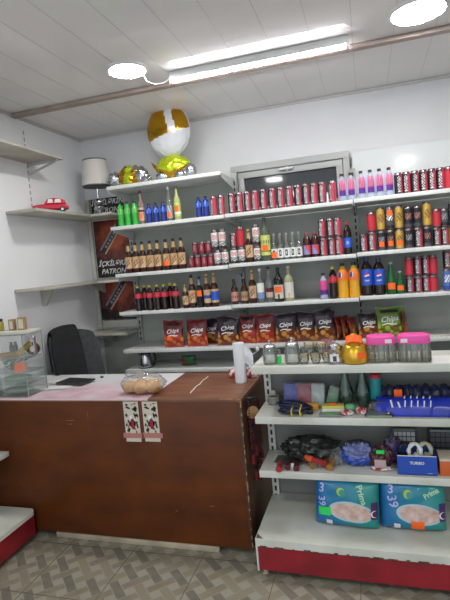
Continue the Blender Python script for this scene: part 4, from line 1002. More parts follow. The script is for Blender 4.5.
b = MB(); b.add([(-.045, 0, .005), (-.02, 0, 0), (.04, 0, .006), (.048, 0, .05), (.02, 0, .066), (-.04, 0, .056), (-.045, .003, .005), (-.02, .003, 0), (.04, .003, .006), (.048, .003, .05), (.02, .003, .066), (-.04, .003, .056)],
     [(0,1,2,3,4,5), (11,10,9,8,7,6)]+[(k, k+6, (k+1) % 6+6, (k+1) % 6) for k in range(6)]); b.build('card', ORANGE, t, smooth=False)
for k, (x_, y_) in enumerate(((.155, .20), (.18, .22))):
    t = thing('small_bottle', 'small dark blue bottle in the display case, %s of two' % ('left', 'right')[k], 'bottle', incase(x_, y_, 2), 0)
    b = MB(); b.lathe([(.014, 0), (.014, .07), (.008, .078)], 16); b.build('body', mat('ink_blue', '#262c4a', .3), t); b = MB(); b.lathe([(.009, .078), (.009, .095), (0, .095)], 14); b.build('cap', BLACK, t)
t = thing('tape_roll', 'black and white roll standing in the upper right of the display case', 'tape', incase(.30, .25, 2), .3)
b = MB(); b.lathe([(.022, -.016), (.042, -.016), (.042, .016), (.022, .016), (.022, -.016)], 28); o = b.build('roll', BLACK, t, (0, 0, .085-.0425)); o.rotation_euler = (PI/2, 0, .5)
b = MB(); b.lathe([(.0, -.012), (.021, -.012), (.021, .012), (.0, .012)], 24); o = b.build('core', WHITE, t, (0, 0, .085-.0425)); o.rotation_euler = (PI/2, 0, .5)
t = thing('bagged_greens', 'leafy green bundle in the lower left of the display case', 'greens', incase(.19, .16, 1), 0)
b = MB(); rr = random.Random(8)
for k in range(60):
    a = rr.uniform(0, 2*PI); r_ = rr.uniform(.0, .06); z = rr.uniform(.0, .075); l = rr.uniform(.015, .03); cc = Vector((r_*math.cos(a)*1.1, r_*math.sin(a), z)); d = Vector((math.cos(a), math.sin(a), rr.uniform(-.2, .8))).normalized()*l; s_ = d.orthogonal().normalized()*l*.45
    q = [cc-d*.5, cc+s_, cc+d, cc-s_]; q = [Vector((v.x, v.y, min(.082, max(.001, v.z)))) for v in q]; b.add(q, [(0,1,2,3)], k % 2)
b.build('leaf', [mat('leaf_green', '#3c7a48', .6), mat('leaf_green_pale', '#6d9a6a', .6)], t, smooth=False)
t = thing('pouch', 'green plastic pouch lying on the lowest glass shelf of the display case', 'pouch', incase(.2, .14, 0), .1)
b = MB(); b.ball((0, 0, .022), (.10, .06, .022), 20, 10, wob=.2, wsc=4, seed=3); b.build('wrap', mat('sage_wrap', '#7fa08a', .3), t)
t = thing('pouch', 'grey-green flat packet at the bottom of the display case', 'pouch', incase(.2, .15, -1), .2)
b = MB(); b.ball((0, 0, .02), (.10, .06, .02), 20, 10, wob=.2, wsc=4, seed=5); b.build('wrap', mat('grey_wrap', '#8b9c92', .3), t)
# on top of the case
p = onZ(22, 326, gz1); t = thing('flat_box', 'flat cream box lying on the display case under two small brown boxes', 'box', (gx0+.235, gy0+.10, gz1+.001), .05)
b = MB(); b.box(-.115, .115, -.07, .07, 0, .018); b.build('carton', mat('cream_carton', '#cfccc0', .5), t, bevel=.002)
for k, (dx, w, h) in enumerate(((-.04, .04, .072), (.035, .05, .082))):
    t = thing('small_box', 'small brown and cream box on the display case, %s one' % ('left narrow', 'right wide')[k], 'box', (gx0+.235+dx, gy0+.10, gz1+.0195), .1)
    b = MB(); b.box(-w/2, w/2, -.015, .015, 0, h); b.build('carton', mat('brown_carton', '#a08660', .5), t, bevel=.001)
    b = MB(); b.box(-w/2+.009, w/2-.009, -.0165, -.0155, .01, h-.012); b.build('panel_print', mat('pale_carton', '#cdc3ac', .5), t, smooth=False)
for k, dx in enumerate((.042, .0945)):
    t = thing('jar', 'olive-yellow jar with black lid on the display case, %s' % ('cut by the left picture edge', 'right one of the pair')[k], 'jar', (gx0+dx, gy0+.10, gz1+.001))
    b = MB(); b.lathe([(.022, 0), (.025, .006), (.025, .07), (.020, .078)], 20); b.build('body', mat('olive_glass', '#9a8f3c', .2), t); b = MB(); b.lathe([(.021, .078), (.021, .096), (0, .096)], 20); b.build('lid', BLACK, t)

# ------------------------------------------------------------------ things on the counter
p = onZ(75, 383.5, CZ); t = thing('folder', 'black flat folder lying on papers on the oilcloth', 'folder', (p.x+.01, p.y-.005, CZ+.0125), -.15)
b = MB(); b.box(-.115, .115, -.07, .07, 0, .010); b.build('cover', BLACKM, t, bevel=.003)
b = MB(); b.box(-.112, .1155, -.0705, .066, .003, .007); b.build('pages', DGREY, t, smooth=False)
for k, (px, py, rz, w, d, lab, dz) in enumerate(((57, 388.5, .25, .20, .09, 'white sheet of paper under the black folder, nearest the counter front', .0035), (62, 383, -.35, .16, .12, 'white sheet of paper sticking out left of the black folder', .0062))):
    p = onZ(px, py, CZ); b = MB(); b.grid(lambda a, c: ((a-.5)*w, (c-.5)*d, .0012*math.sin(a*3+c*2)), 10, 6)
    o = b.build('paper', WHITE, None, (p.x, p.y, CZ+dz+.003)); o.rotation_euler = (0, 0, rz); tag(o, lab, 'paper')
p = onZ(102, 378, CZ); t = thing('crown_top', 'tiny dark bottle cap on the oilcloth near the wall side', 'bottle cap', (p.x, p.y, CZ+.004)); b = MB(); b.lathe([(.012, 0), (.012, .006), (.010, .008), (0, .008)], 18); b.build('cap', BLACK, t)
# bag of buns
p = onZ(138.5, 396, CZ); bc = Vector((p.x+.005, p.y+.055, CZ+.0045))
for k, (dx, dy, dz, r_) in enumerate(((-.075, -.01, 0, .046), (.0, -.025, 0, .048), (.072, -.005, 0, .046), (-.03, .05, 0, .044), (.045, .055, 0, .044))):
    t = tag((lambda b: (b.ball((0, 0, r_*.80), (r_*1.08, r_, r_*.80), 20, 12, wob=.06, wsc=3, seed=k), b.build('bun', BREAD, None, (bc.x+dx, bc.y+dy, bc.z+.001)))[1])(MB()), 'tan bun in the clear bag on the counter, %s' % ('front left', 'front middle', 'front right', 'back left', 'back right')[k], 'bun', 'buns in the clear bag')
t = thing('plastic_bag', 'clear plastic bag of tan buns on the counter edge', 'bag', bc)
b = MB(); b.ball((0, .015, .056), (.142, .108, .058), 36, 18, wob=.14, wsc=4, seed=2); b.build('film', FILM, t)
b = MB(); b.ball((-.05, .04, .105), (.07, .05, .022), 20, 10, wob=.3, wsc=5, seed=4); b.build('knotted_top', FILM, t)
# white cord on the bare wood
pts = [onZ(x_, y_, CZ+.004) for x_, y_ in ((208, 376.5), (206, 378.5), (203, 380), (200, 384), (196, 386.5), (194, 389), (191.5, 391.5), (190.5, 393))]
b = MB(); b.tube(pts, .0035, 8); tag(b.build('cord', WHITE), 'white cord lying on the bare brown counter top', 'cord')
# roll of plastic bags
p = onZ(240, 383.5, CZ); t = thing('bag_roll', 'upright white roll of plastic bags at the counter right end', 'roll', (p.x, p.y+.03, CZ+.001), .1)
hR = onY(238, 343, p.y+.03).z-CZ
b = MB(); b.lathe([(.010, .002), (.034, .0), (.0355, .01), (.0345, hR*.5), (.0355, hR-.01), (.034, hR), (.010, hR-.002), (.010, .002)], 28); b.build('roll', WHITEP, t)
b = MB(); b.grid(lambda a, c: (.034+.055*a, -.012+.02*math.sin(a*4)+.005*math.sin(c*9), hR*.98-(.12+.06*a)*c-.06*a*(1-c)), 10, 12); b.build('loose_end', WHITEP, t)
for k, (px, py, lab) in enumerate(((232.5, 381, 'small red and white packet left of the bag roll'), (250, 380.5, 'small red and white packet right of the bag roll'))):
    p = onZ(px, py, CZ); t = thing('sweet_packet', lab, 'packet', (p.x, p.y+.06, CZ+.001), .3)
    b = MB(); fr, ou = pillow(.07, .065, .03, k)
    for sg in (-1, 1): b.grid(lambda a, c: (ou(a, c)[0], fr(ou(a, c)[0], .065*c, sg), ou(a, c)[1]), 10, 10, flip=sg > 0)
    b.build('wrap', SPRINKLE, t)
# strings of beads on the counter side
rr = random.Random(4)
for k in range(6):
    y = 2.56+.045*k; z1 = .86-.012*k; ln = (.30, .40, .26, .42, .36, .30)[k]; x = CX1+.016
    t = thing('bead_string', 'dark red bead string hanging on the counter side, %s from the front' % ORD[k], 'beads', (x, y, z1), group='bead strings on the counter side')
    b = MB(); b.tube([(-.016, 0, .012), (.002, 0, .012)], .003, 6); b.build('nail', STEEL, t)
    b = MB(); b.tube([(0, -.012, -ln+.01), (0, -.008, -.03), (0, 0, .014), (0, .008, -.03), (0, .012, -ln+.01), (0, 0, -ln-.01), (0, -.012, -ln+.01)], .0012, 5); b.build('thread', BLACK, t)
    b = MB(); n = int(ln/.016)
    for i in range(n):
        for sy in (-1, 1): b.ball((rr.uniform(-.002, .003), sy*(.004+.008*min(1, i/4)), -.01-i*.0155), .0075, 8, 6, m=i % 3 == 0 and 1 or 0)
    b.build('beads', [mat('bead_maroon', '#5a1820', .3), mat('bead_dark', '#2a1416', .3)], t)
    b = MB(); b.lathe([(.004, -ln-.012), (.010, -ln-.03), (.012, -ln-.07), (.004, -ln-.072)], 8); b.build('tassel', mat('tassel_red', '#7a1d26', .8), t)
t = thing('wooden_pendant', 'round tan wooden pendant hanging among the bead strings', 'pendant', (CX1+.036, 2.56, .79))
b = MB(); b.lathe([(0, -.005), (.034, -.005), (.036, 0), (.034, .005), (0, .005)], 28); o = b.build('disc', TAN, t); o.rotation_euler = (PI/2, 0, .55)
b = MB(); b.tube([(-.014, 0, .085), (-.004, 0, .06), (0, 0, .034)], .0016, 6); b.build('loop', BLACK, t)

# ------------------------------------------------------------------ top of the front shelving
def gpos(px, lv, Y, dz=.05): z = LV[lv] if lv in LV else lv; return X_at(px, Y, z+dz), Y, z
def gtop(px, py, Y): return onY(px, py, Y).z
YT = 2.565
def sugar_jar(px, py0, R, label, cap=SILVER, lab=None, tagc=None):
    X, Y, Z = gpos(px, 'top', YT); h = gtop(px, py0, YT)-Z; t = thing('glass_jar', label, 'jar', (X, Y, Z+.0005))
    b = MB(); b.lathe([(R*.9, 0), (R, .008), (R*1.02, h*.35), (R*.9, h*.62), (R*.78, h*.70), (R*.74, h*.70), (R*.86, h*.60), (R*.96, h*.35), (R*.93, .012), (0, .01)], 28); b.build('body', CLEARD, t)
    b = MB(); b.lathe([(R*.84, h*.70), (R*.84, h*.76), (R*.6, h*.82), (R*.2, h*.85), (R*.14, h*.90), (R*.2, h*.95), (R*.12, h), (0, h)], 24); b.build('lid', cap, t)
    b = MB(); b.tube([(R*.95, 0, h*.60), (R*1.35, 0, h*.55), (R*1.4, 0, h*.3), (R*1.0, 0, h*.15)], .006, 8); b.build('handle', CLEARD, t)
    return t
sugar_jar(270, 340, .040, 'clear glass jar with silver knobbed lid, leftmost on the front shelving')
X, Y, Z = gpos(278.6, 'top', 2.56); b = MB(); b.box(-.014, .014, -.001, .001, 0, .042); t = thing('price_card', 'bright green price card between the two silver-lidded jars', 'price card', (X, Y, Z+.0005), 0, rot=(-.12, 0, 0)); b.build('card', GREENT, t, smooth=False)
t = sugar_jar(292.5, 337, .043, 'clear glass jar with tall silver lid, second on the front shelving')
# stacked clear bowls
X, Y, Z = gpos(315.5, 'top', YT)
k = 0
for i, (dx, dy, dz) in enumerate(((-.062, 0, 0), (.0, .0, 0), (.06, .01, 0), (-.03, .0, .058), (.033, .005, .058))):
    t = thing('glass_bowl', 'clear glass bowl with faint gold pattern, %s' % ('bottom left of the stacked five', 'bottom middle of the stacked five', 'bottom right of the stacked five', 'top left of the stacked five', 'top right of the stacked five')[i], 'bowl', (X+dx, Y+dy, Z+.0005+dz))
    b = MB(); b.lathe([(.020, 0), (.018, .003), (.028, .02), (.0295, .054), (.028, .054), (.026, .021), (.0, .008)], 22); b.build('bowl', CLEARD, t)
    b = MB(); b.lathe([(.0297, .034), (.0302, .048)], 22, pat=lambda k_, i_: k_ % 2); b.build('pattern_band', [mat('pale_gold_print', '#cbb88a', .4, alpha=.8), CLEARD], t)
X, Y, Z = gpos(334.5, 'top', YT-.02); h = gtop(334.5, 341, YT)-Z; t = thing('glass_jar', 'small clear jar with grey lid and white label beside the gold kettle', 'jar', (X, Y, Z+.0005))
b = MB(); b.lathe([(.034, 0), (.037, .006), (.037, h*.55), (.028, h*.7)], 26); b.build('body', CLEARD, t)
b = MB(); b.lathe([(.030, h*.68), (.030, h*.86), (.02, h*.92), (.008, h*.95), (.008, h), (0, h)], 24); b.build('lid', STEEL, t)
b = MB(); R_ = .0376; b.grid(lambda a, c: (R_*math.cos(-2.2+1.3*a), R_*math.sin(-2.2+1.3*a), .016+.04*c), 8, 3); b.build('label', WHITE, t)
b = MB(); R_ = .0379; b.grid(lambda a, c: (R_*math.cos(-1.75+.5*a), R_*math.sin(-1.75+.5*a), .018+.028*c), 5, 3); b.build('label_print', DGREY, t)
# red patterned jar glimpse behind
X, Y, Z = gpos(327, 'top', 2.70); t = thing('tumbler', 'pale pink glass tumbler behind the stacked clear bowls', 'glass', (X, Y, Z+.0005))
b = MB(); b.lathe([(.024, 0), (.028, .004), (.030, .10), (.028, .10), (.026, .008), (0, .006)], 22); b.build('body', mat('pink_glass', '#c98a98', .1, alpha=.5), t)
# golden kettle
X, Y, Z = gpos(354.5, 'top', YT, .06); t = thing('kettle', 'shiny gold kettle with orange tags on the front shelving', 'kettle', (X, Y, Z+.0005))
b = MB(); b.lathe([(.060, 0), (.068, .006), (.074, .03), (.072, .055), (.060, .085), (.046, .098), (.040, .100)], 36); b.build('body', GOLDM, t)
b = MB(); b.lathe([(.046, .099), (.048, .104), (.040, .116), (.022, .126), (.012, .130), (.010, .138), (.015, .146), (.010, .152), (0, .153)], 30); b.build('lid', GOLDM, t)
b = MB(); b.tube([(-.062, 0, .035), (-.088, -.004, .06), (-.098, -.006, .088), (-.112, -.008, .108)], [.018, .013, .010, .008], 12); b.build('spout', GOLDM, t)
b = MB(); b.tube([(.066, 0, .075), (.09, 0, .085), (.102, 0, .07), (.098, 0, .04), (.072, 0, .025)], [.007, .008, .008, .008, .007], 10); b.build('handle', GOLDM, t)
b = MB(); b.grid(lambda a, c: (.0755*math.cos(-1.35+.62*a), .0755*math.sin(-1.35+.62*a), .030+.034*c), 8, 3); g = b.build('price_tag', ORANGE, t); g['label'] = 'orange price tag on the body'
b = MB(); b.grid(lambda a, c: (-.04+.08*a, -.040+.022*c-.010*math.sin(PI*a), .118+.034*c-.012*(2*a-1)**2), 10, 4); g = b.build('price_tag', ORANGE, t); g['label'] = 'orange price tag laid over the lid'
# pink-lidded glass sets
for i, (px, lab) in enumerate(((381, 'ribbed clear box with pink lid, left one beside the gold kettle'), (413.8, 'ribbed clear box with pink lid, right one near the bare shelf end'))):
    X, Y, Z = gpos(px, 'top', YT+.02, .06); t = thing('glass_container', lab, 'container', (X, Y, Z+.0005), (.03, -.06)[i])
    w, d, h = (.070, .076)[i], .052, .098
    def rr_(a, s, w_=w, d_=d): 
        ex = lambda v: math.copysign(abs(v)**.45, v); return (w_*s*ex(math.cos(a)), d_*s*ex(math.sin(a)))
    def shell(b, levels, n=48, rib=0, m=0, cap=True):
        vs = []; fs = []
        for s, z in levels:
            for k in range(n):
                x_, y_ = rr_(2*PI*k/n, s*(1+rib*(k % 2))); vs.append((x_, y_, z))
        for l in range(len(levels)-1):
            for k in range(n): fs.append((l*n+k, l*n+(k+1) % n, (l+1)*n+(k+1) % n, (l+1)*n+k))
        if cap: fs += [tuple(range(n))[::-1], tuple((len(levels)-1)*n+k for k in range(n))]
        b.add(vs, fs, m)
    b = MB(); shell(b, [(.94, 0), (1, .006), (1.0, h*.5), (.97, h)], rib=.07); me = b.mesh('body', [GLASSRIB, GLASSRIB2])
    for p_ in me.polygons: p_.material_index = 1 if abs(p_.normal.z) < .5 and int((math.atan2(p_.center.y, p_.center.x)+PI)/(2*PI)*48) % 4 in (0, 3) else 0
    inst('body', me, t)
    for k in range(3):
        b = MB(); b.lathe([(.016, 0), (.020, .004), (.020, .078), (.0185, .078), (.018, .006), (0, .005)], 18, ((k-1)*w*.62, -.004*(k % 2), .007)); b.build('inner_glass', CLEARD, t)
    b = MB(); shell(b, [(1.02, h-.004), (1.04, h+.0), (1.04, h+.018), (.97, h+.034), (.80, h+.038)]); b.build('lid', PINK, t)
    b = MB(); x_ = (.035, -.045)[i]; b.box(x_-.016, x_+.016, -d*1.05-.002, -d*1.02, h+.004, h+.022); b.build('barcode_label', WHITE, t, smooth=False)
X, Y, Z = gpos(397.4, 'top', 2.66, .1); t = thing('price_card', 'small white price card standing between the two pink lids', 'price card', (X, Y, Z+.0005)); b = MB(); b.box(-.002, .002, -.002, .002, 0, .085); b.build('stem', CLEARD, t, smooth=False); b = MB(); b.box(-.013, .013, -.004, -.002, .085, .11); b.build('card', WHITE, t, smooth=False)
X, Y, Z = gpos(442, 'top', YT+.01); b = MB(); b.box(-.052, .09, -.075, .09, 0, .003); o = b.build('paper', WHITE, None, (X, Y, Z+.0005)); tag(o, 'white paper lying on the bare right end of the front shelving', 'paper')

# ------------------------------------------------------------------ middle shelf of the front shelving
YM = 2.66
for i, (px, w, h, m, lab) in enumerate(((291, .083, .135, mat('sponge_blue', '#2740b4', .6, noise_col='#1f3390', nscale=40), 'blue wrapped cloth pack standing at the back of the middle shelf'),
        (304.3, .083, .133, mat('sponge_red', '#a52740', .6, noise_col='#861f32', nscale=40), 'red wrapped cloth pack beside the blue one'),
        (317.5, .078, .130, mat('sponge_pale', '#b9c0bc', .6, noise_col='#a2aaa6', nscale=40), 'pale grey wrapped cloth pack beside the red one'),
        (329.5, .060, .115, mat('sponge_green', '#4f8a58', .6, noise_col='#3f7a4a', nscale=40), 'green wrapped cloth pack, rightmost of the four'))):
    X, Y, Z = gpos(px, 'mid', YM+.015, .07); t = thing('cloth_pack', lab, 'cloth', (X, Y, Z+.001), 0, rot=(-.14, (0, 0, .03, .30)[i], 0))
    b = MB(); b.box(-w/2, w/2, -.022, .022, 0, h); b.build('cloth', m, t, bevel=.012)
    b = MB(); b.box(-w/2-.002, w/2+.002, -.0245, .0245, .004, h+.008); b.build('film', FILM, t, bevel=.010)
# cable coil
X, Y, Z = gpos(294, 'mid', 2.555, .02); t = thing('cable_coil', 'coil of dark blue-black cable with yellow ties on the middle shelf', 'cable', (X, Y, Z+.006))
b = MB(); pts = []
rr = random.Random(6)
for k in range(20*7):
    a = 2*PI*k/20; lp = k//20; q_ = (k % 20)/20
    g_ = [(.0, 0, 1), (.012, .008, .92), (-.014, -.006, 1.04), (.02, -.008, .84), (-.02, .010, .9), (.006, .004, 1.1), (-.006, -.01, .78), (0, 0, 1)]
    e0, e1 = g_[lp], g_[lp+1]; gx, gy, gs = [e0[n_]+(e1[n_]-e0[n_])*q_ for n_ in range(3)]
    pts.append((gx+.086*gs*math.cos(a), gy+.046*gs*math.sin(a), .004+.004*(lp+q_)+.016*(1+math.sin(a+lp))*min(1, .3+lp*.2)))
b.tube(pts, .0048, 6); b.build('cable', mat('cable_navy', '#1a2140', .4), t)
for x_ in (-.005, .04): 
    b = MB(); b.tube([(x_, -.060, .0), (x_, -.062, .03), (x_+.006, -.03, .050), (x_+.008, -.025, .01), (x_, -.05, -.002)], .004, 6); b.build('cable_tie', YELLOW, t)
b = MB(); b.box(.075, .105, -.03, -.008, .0, .022); b.build('plug', BLACK, t, bevel=.004)
X, Y, Z = gpos(271.5, 'mid', 2.72, .04); t = thing('cable_coil', 'small pale wound cable at the left end of the middle shelf', 'cable', (X+.012, Y, Z+.006))
b = MB(); b.tube([(.034*math.cos(2*PI*k/16), .034*math.sin(2*PI*k/16), .002+.0006*k) for k in range(70)], .005, 6); b.build('cable', mat('cable_grey', '#8d8f88', .5), t)
b = MB(); b.box(-.016, .016, -.012, .012, .05, .078); b.build('plug', mat('plug_beige', '#b9b39f', .5), t, bevel=.004)
# small boxes and packets
X, Y, Z = gpos(333, 'mid', 2.58, .03); t = thing('carton', 'yellow and white carton with green stripe and orange tag on the middle shelf', 'box', (X, Y, Z+.0005), .06)
b = MB(); b.box(-.058, .058, -.026, .026, 0, .042); b.build('carton', mat('carton_yellow', '#cfc55a', .5), t, bevel=.002)
b = MB(); b.box(-.0585, .0585, -.0268, .0268, .012, .026); b.build('band', WHITE, t, smooth=False)
b = MB(); b.box(-.0588, .0588, -.0272, .0272, .003, .011); b.build('band', mat('carton_green', '#4faa4c', .5), t, smooth=False)
b = MB(); b.ball((0, -.004, .046), (.022, .016, .006), 16, 8); g = b.build('price_tag', ORANGE, t)
X, Y, Z = gpos(312, 'mid', 2.615, .02); t = thing('packet', 'orange-yellow flat packet behind the cable coil on the middle shelf', 'packet', (X, Y, Z+.001), .2); b = MB(); b.box(-.035, .035, -.015, .015, 0, .038); b.build('wrap', mat('amber_pack', '#d69a2c', .5), t, bevel=.006)
X, Y, Z = gpos(330, 'mid', 2.518, .01); t = thing('blister_pack', 'grey flat blister pack with green label at the middle shelf edge', 'packet', (X, Y, Z+.0005), -.05); b = MB(); b.box(-.055, .055, -.02, .02, 0, .014); b.build('tray', mat('tray_grey', '#7d8581', .3), t, bevel=.003); b = MB(); b.box(-.02, .025, -.016, .016, .0142, .0155); b.build('label', mat('label_green', '#59b35c', .5), t, smooth=False)
for i, (px, Y_, w, h, m, lab, rz) in enumerate(((347, 2.53, .06, .03, SPRINKLE, 'red and white small packet left of the tall green-tinted bottles', .2), (350, 2.585, .05, .045, mat('mint_pack', '#6fb07c', .4), 'mint green small packet lying before the tall green-tinted bottles', .0), (362, 2.545, .055, .04, SPRINKLE, 'red and white small packet in the middle of the middle shelf', -.2))):
    X, Y, Z = gpos(px, 'mid', Y_, .02); t = thing('packet', lab, 'packet', (X, Y, Z+.001), rz); b = MB(); b.ball((0, 0, h/2), (w*.6, .022, h/2), 16, 10, wob=.15, wsc=3, seed=i); b.build('wrap', m, t)
for i, px in enumerate((345.5, 362.5)):
    X, Y, Z = gpos(px, 'mid', 2.68, .1); t = thing('lamp_chimney', 'clear greenish glass lamp chimney, %s of the pair on the middle shelf' % ('left', 'right')[i], 'glass', (X, Y, Z+.0005), group='glass lamp chimneys')
    b = MB(); b.lathe([(.026, 0), (.028, .015), (.043, .055), (.045, .075), (.034, .115), (.022, .15), (.019, .195), (.0175, .195), (.0205, .15), (.032, .115), (.043, .075), (.041, .055), (.026, .015), (.024, 0)], 28); b.build('body', GREENCLR, t)
X, Y, Z = gpos(375.7, 'mid', 2.67, .1); t = thing('tube_pack', 'teal tube with red top standing on the middle shelf', 'tube', (X, Y, Z+.0005)); b = MB(); b.lathe([(.028, 0), (.030, .004), (.030, .165), (.028, .17)], 24); b.build('body', TEAL, t); b = MB(); b.lathe([(.031, .165), (.031, .185), (0, .185)], 24); b.build('cap', RED, t)
X, Y, Z = gpos(379, 'mid', 2.555, .03); t = thing('plastic_tray', 'dark clear plastic tray packet left of the big blue pack', 'tray', (X, Y, Z+.0005), 0)
b = MB(); b.add([(-.075, -.05, 0), (.075, -.05, 0), (.075, .05, 0), (-.075, .05, 0), (-.045, -.01, .075), (.05, -.01, .075), (.05, .04, .07), (-.045, .04, .07)], [(0,3,2,1), (4,5,6,7), (0,1,5,4), (1,2,6,5), (2,3,7,6), (3,0,4,7)]); b.build('shell', FILMD, t, bevel=.008)
b = MB(); b.box(-.06, .06, -.056, -.044, .0, .010); b.build('rim', mat('rim_pale', '#8d9a80', .4), t, bevel=.002)
# big blue pack: a bright tray of pens behind film and dark ones standing behind
X, Y, Z = gpos(419, 'mid', 2.585, .05); t = thing('blue_pack', 'big bright blue plastic pack with white slanted marks on the middle shelf', 'pack', (X+.01, Y, Z+.0005), -.02)
BP = mat('pack_blue', '#2338b8', .25, noise_col='#1c2f9c', nscale=12)
b = MB(); b.grid(lambda a, c: ((a-.5)*.44, -.07+.09*c, .014+.072*math.sin(PI*(.12+.6*c))+.005*noise.noise(Vector((a*9, c*4, 1)))), 30, 8); b.grid(lambda a, c: ((a-.5)*.44, -.07+.09*c, .002), 30, 8, flip=True)
for c_ in (0, 1): b.grid(lambda a, q: ((a-.5)*.44, -.07+.09*c_, .002+q*(.012+.072*math.sin(PI*(.12+.6*c_))+.005*noise.noise(Vector((a*9, c_*4, 1))))), 30, 1)
for a_ in (0, 1): b.grid(lambda q, c: ((a_-.5)*.44, -.07+.09*c, .002+q*(.012+.072*math.sin(PI*(.12+.6*c))+.005*noise.noise(Vector((a_*9, c*4, 1))))), 1, 8)
b.build('wrap', BP, t)
b = MB()
def bz(c): return .018+.072*math.sin(PI*(.12+.6*c))
for x_ in (-.075, -.045, -.015, .015, .045, .19):
    for c_ in ((.05, .3), (.42, .68)): b = MB(); b.obox(((x_-.006), -.07+.09*c_[0], bz(c_[0])), (x_-.002, -.07+.09*c_[1], bz(c_[1])), .006, .003); b.build('white_mark', WHITE, t, smooth=False)
for x_, l in ((-.14, .30), (-.105, .22)): b = MB(); b.obox((x_, -.07+.09*.02, bz(.02)), (x_-.008, -.07+.09*(.02+l), bz(.02+l)), .009, .003); b.build('white_mark', WHITE, t, smooth=False)
X, Y, Z = gpos(419, 'mid', 2.68, .08); t = thing('pack', 'row of dark navy lumps in a wrapped pack behind the bright blue pack', 'pack', (X+.01, Y, Z+.0005))
NV = mat('pack_navy', '#1f2752', .35, noise_col='#2b2f45', nscale=20)
b = MB()
for k in range(10): b.ball((-.20+.045*k, .004*(k % 3), .060), (.034, .042, .058+.004*(k % 2)), 16, 10, wob=.3, wsc=5, seed=k)
b.build('wrap', NV, t)
X, Y, Z = gpos(398, 'mid', 2.625, .1); b = MB(); b.box(-.020, .020, -.002, .002, .07, .11); b.box(-.010, .010, -.002, .002, .0, .07, 0); t = thing('price_card', 'orange price card stuck upright between the navy and bright blue packs', 'price card', (X, Y, Z+.0005)); b.build('card', ORANGE, t, smooth=False)

# ------------------------------------------------------------------ lower shelf
ZL = LV['low']
def cleaver(px, Y, rz, label, hc, z, L=.11, bl=.12, pitch=0):
    X = X_at(px, Y, z+.02); t = thing('cleaver', label, 'knife', (X, Y, z), rz, rot=(pitch, 0, rz))
    b = MB(); b.add([(-.038, .0, -.001), (.030, .0, -.001), (.034, bl, -.001), (-.034, bl*.95, -.001), (-.038, 0, .0015), (.030, 0, .0015), (.034, bl, .0015), (-.034, bl*.95, .0015)], [(0,3,2,1), (4,5,6,7), (0,1,5,4), (1,2,6,5), (2,3,7,6), (3,0,4,7)]); b.build('blade', mat('dull_steel', '#6d7271', .35, metal=.8), t, smooth=False)
    b = MB(); b.tube([(0, .01, 0), (0, -.02, 0), (.002, -.06, 0), (.004, -L, -.002)], [.012, .0155, .0145, .0175], 10); b.build('handle', hc, t)
    return t
HR = mat('handle_red', '#a8313a', .4); HO = mat('handle_orange', '#e2623a', .4); HM = mat('handle_maroon', '#5a2630', .4); HB = mat('handle_brown', '#7d4a2a', .5)
cleaver(280.5, 2.56, .0, 'cleaver with a straight red handle, leftmost on the lower shelf', HR, ZL+.018, .085, .10)
cleaver(289.5, 2.575, -.06, 'knife with a short maroon handle beside the red-handled cleaver', HM, ZL+.020, .075, .10)
cleaver(296.5, 2.57, .05, 'knife with a dark maroon handle, third from the shelf end', HM, ZL+.018, .075, .10)
t = cleaver(307, 2.56, .95, 'knife lying slantwise with a long orange and red handle', HR, ZL+.052, .11, .10)
b = MB(); b.tube([(0, .012, 0), (0, -.015, 0), (.001, -.04, 0)], [.0135, .0172, .0165], 10); g = b.build('bolster', HO, t); g['label'] = 'orange collar of the handle'
X, Y, Z = gpos(292, 'low', 2.535, .02); t = thing('price_card', 'white price card among the knife handles', 'price card', (X, 2.52, ZL+.001), 0, rot=(-.5, 0, 0)); b = MB(); b.box(-.018, .018, 0, .002, 0, .03); b.build('card', WHITE, t, smooth=False)
for i, (px, Y_, c_) in enumerate(((311, 2.56, TAN), (326, 2.58, HB), (331, 2.55, mat('handle_amber', '#a8702e', .5)), (303, 2.62, HB))):
    X, Y, Z = gpos(px, 'low', Y_, .03); t = thing('wooden_tool', 'brown wooden tool handle by the smoky bag, %s' % ('middle short one', 'left of the rightmost', 'rightmost amber one', 'behind the knives')[i], 'tool', (X, Y, ZL+.020), (.4, -.1, -.15, 1.0)[i])
    b = MB(); b.tube([(0, .05, .012), (0, 0, .004), (0, -.035, 0)], [.012, .016, .019], 10); b.build('handle', c_, t)
    b = MB(); b.tube([(0, .05, .012), (0, .085, .018)], .005, 8); b.build('tang', STEEL, t)
X, Y, Z = gpos(312, 'low', 2.665, .06); t = thing('plastic_bag', 'big smoky plastic bag of tools on the lower shelf left side', 'bag', (X, Y, ZL+.003))
b = MB(); b.ball((0, 0, .066), (.155, .085, .066), 48, 24, wob=.34, wsc=4, seed=3); b.build('film', FILMD, t)
b = MB(); b.ball((-.07, 0, .04), (.075, .055, .038), 16, 10, wob=.2, wsc=4, seed=2); b.ball((.06, 0, .045), (.075, .055, .043), 16, 10, wob=.2, wsc=4, seed=5); b.build('contents', mat('dark_contents', '#2c312e', .6, noise_col='#49463a', nscale=20), t)
X, Y, Z = gpos(337, 'low', 2.60, .04); t = thing('film_wrap', 'crumpled clear film wrap left of the blue bag on the lower shelf', 'wrap', (X, Y, ZL+.003)); b = MB(); b.ball((0, 0, .045), (.045, .05, .045), 22, 14, wob=.35, wsc=4, seed=9); b.build('film', FILM, t)
X, Y, Z = gpos(358.3, 'low', 2.60, .06); t = thing('blue_bag', 'small blue and lilac plastic bag on the lower shelf', 'bag', (X, Y, ZL+.003), .05)
b = MB(); b.ball((0, 0, .062), (.085, .045, .060), 60, 34, pat=lambda d: 0 if d.z < -.05 or abs(d.x) > .75 else 1, wob=.36, wsc=5, seed=4); b.build('bag', [mat('bag_blue', '#2b4fae', .3), mat('bag_lilac', '#6b76a8', .35)], t)
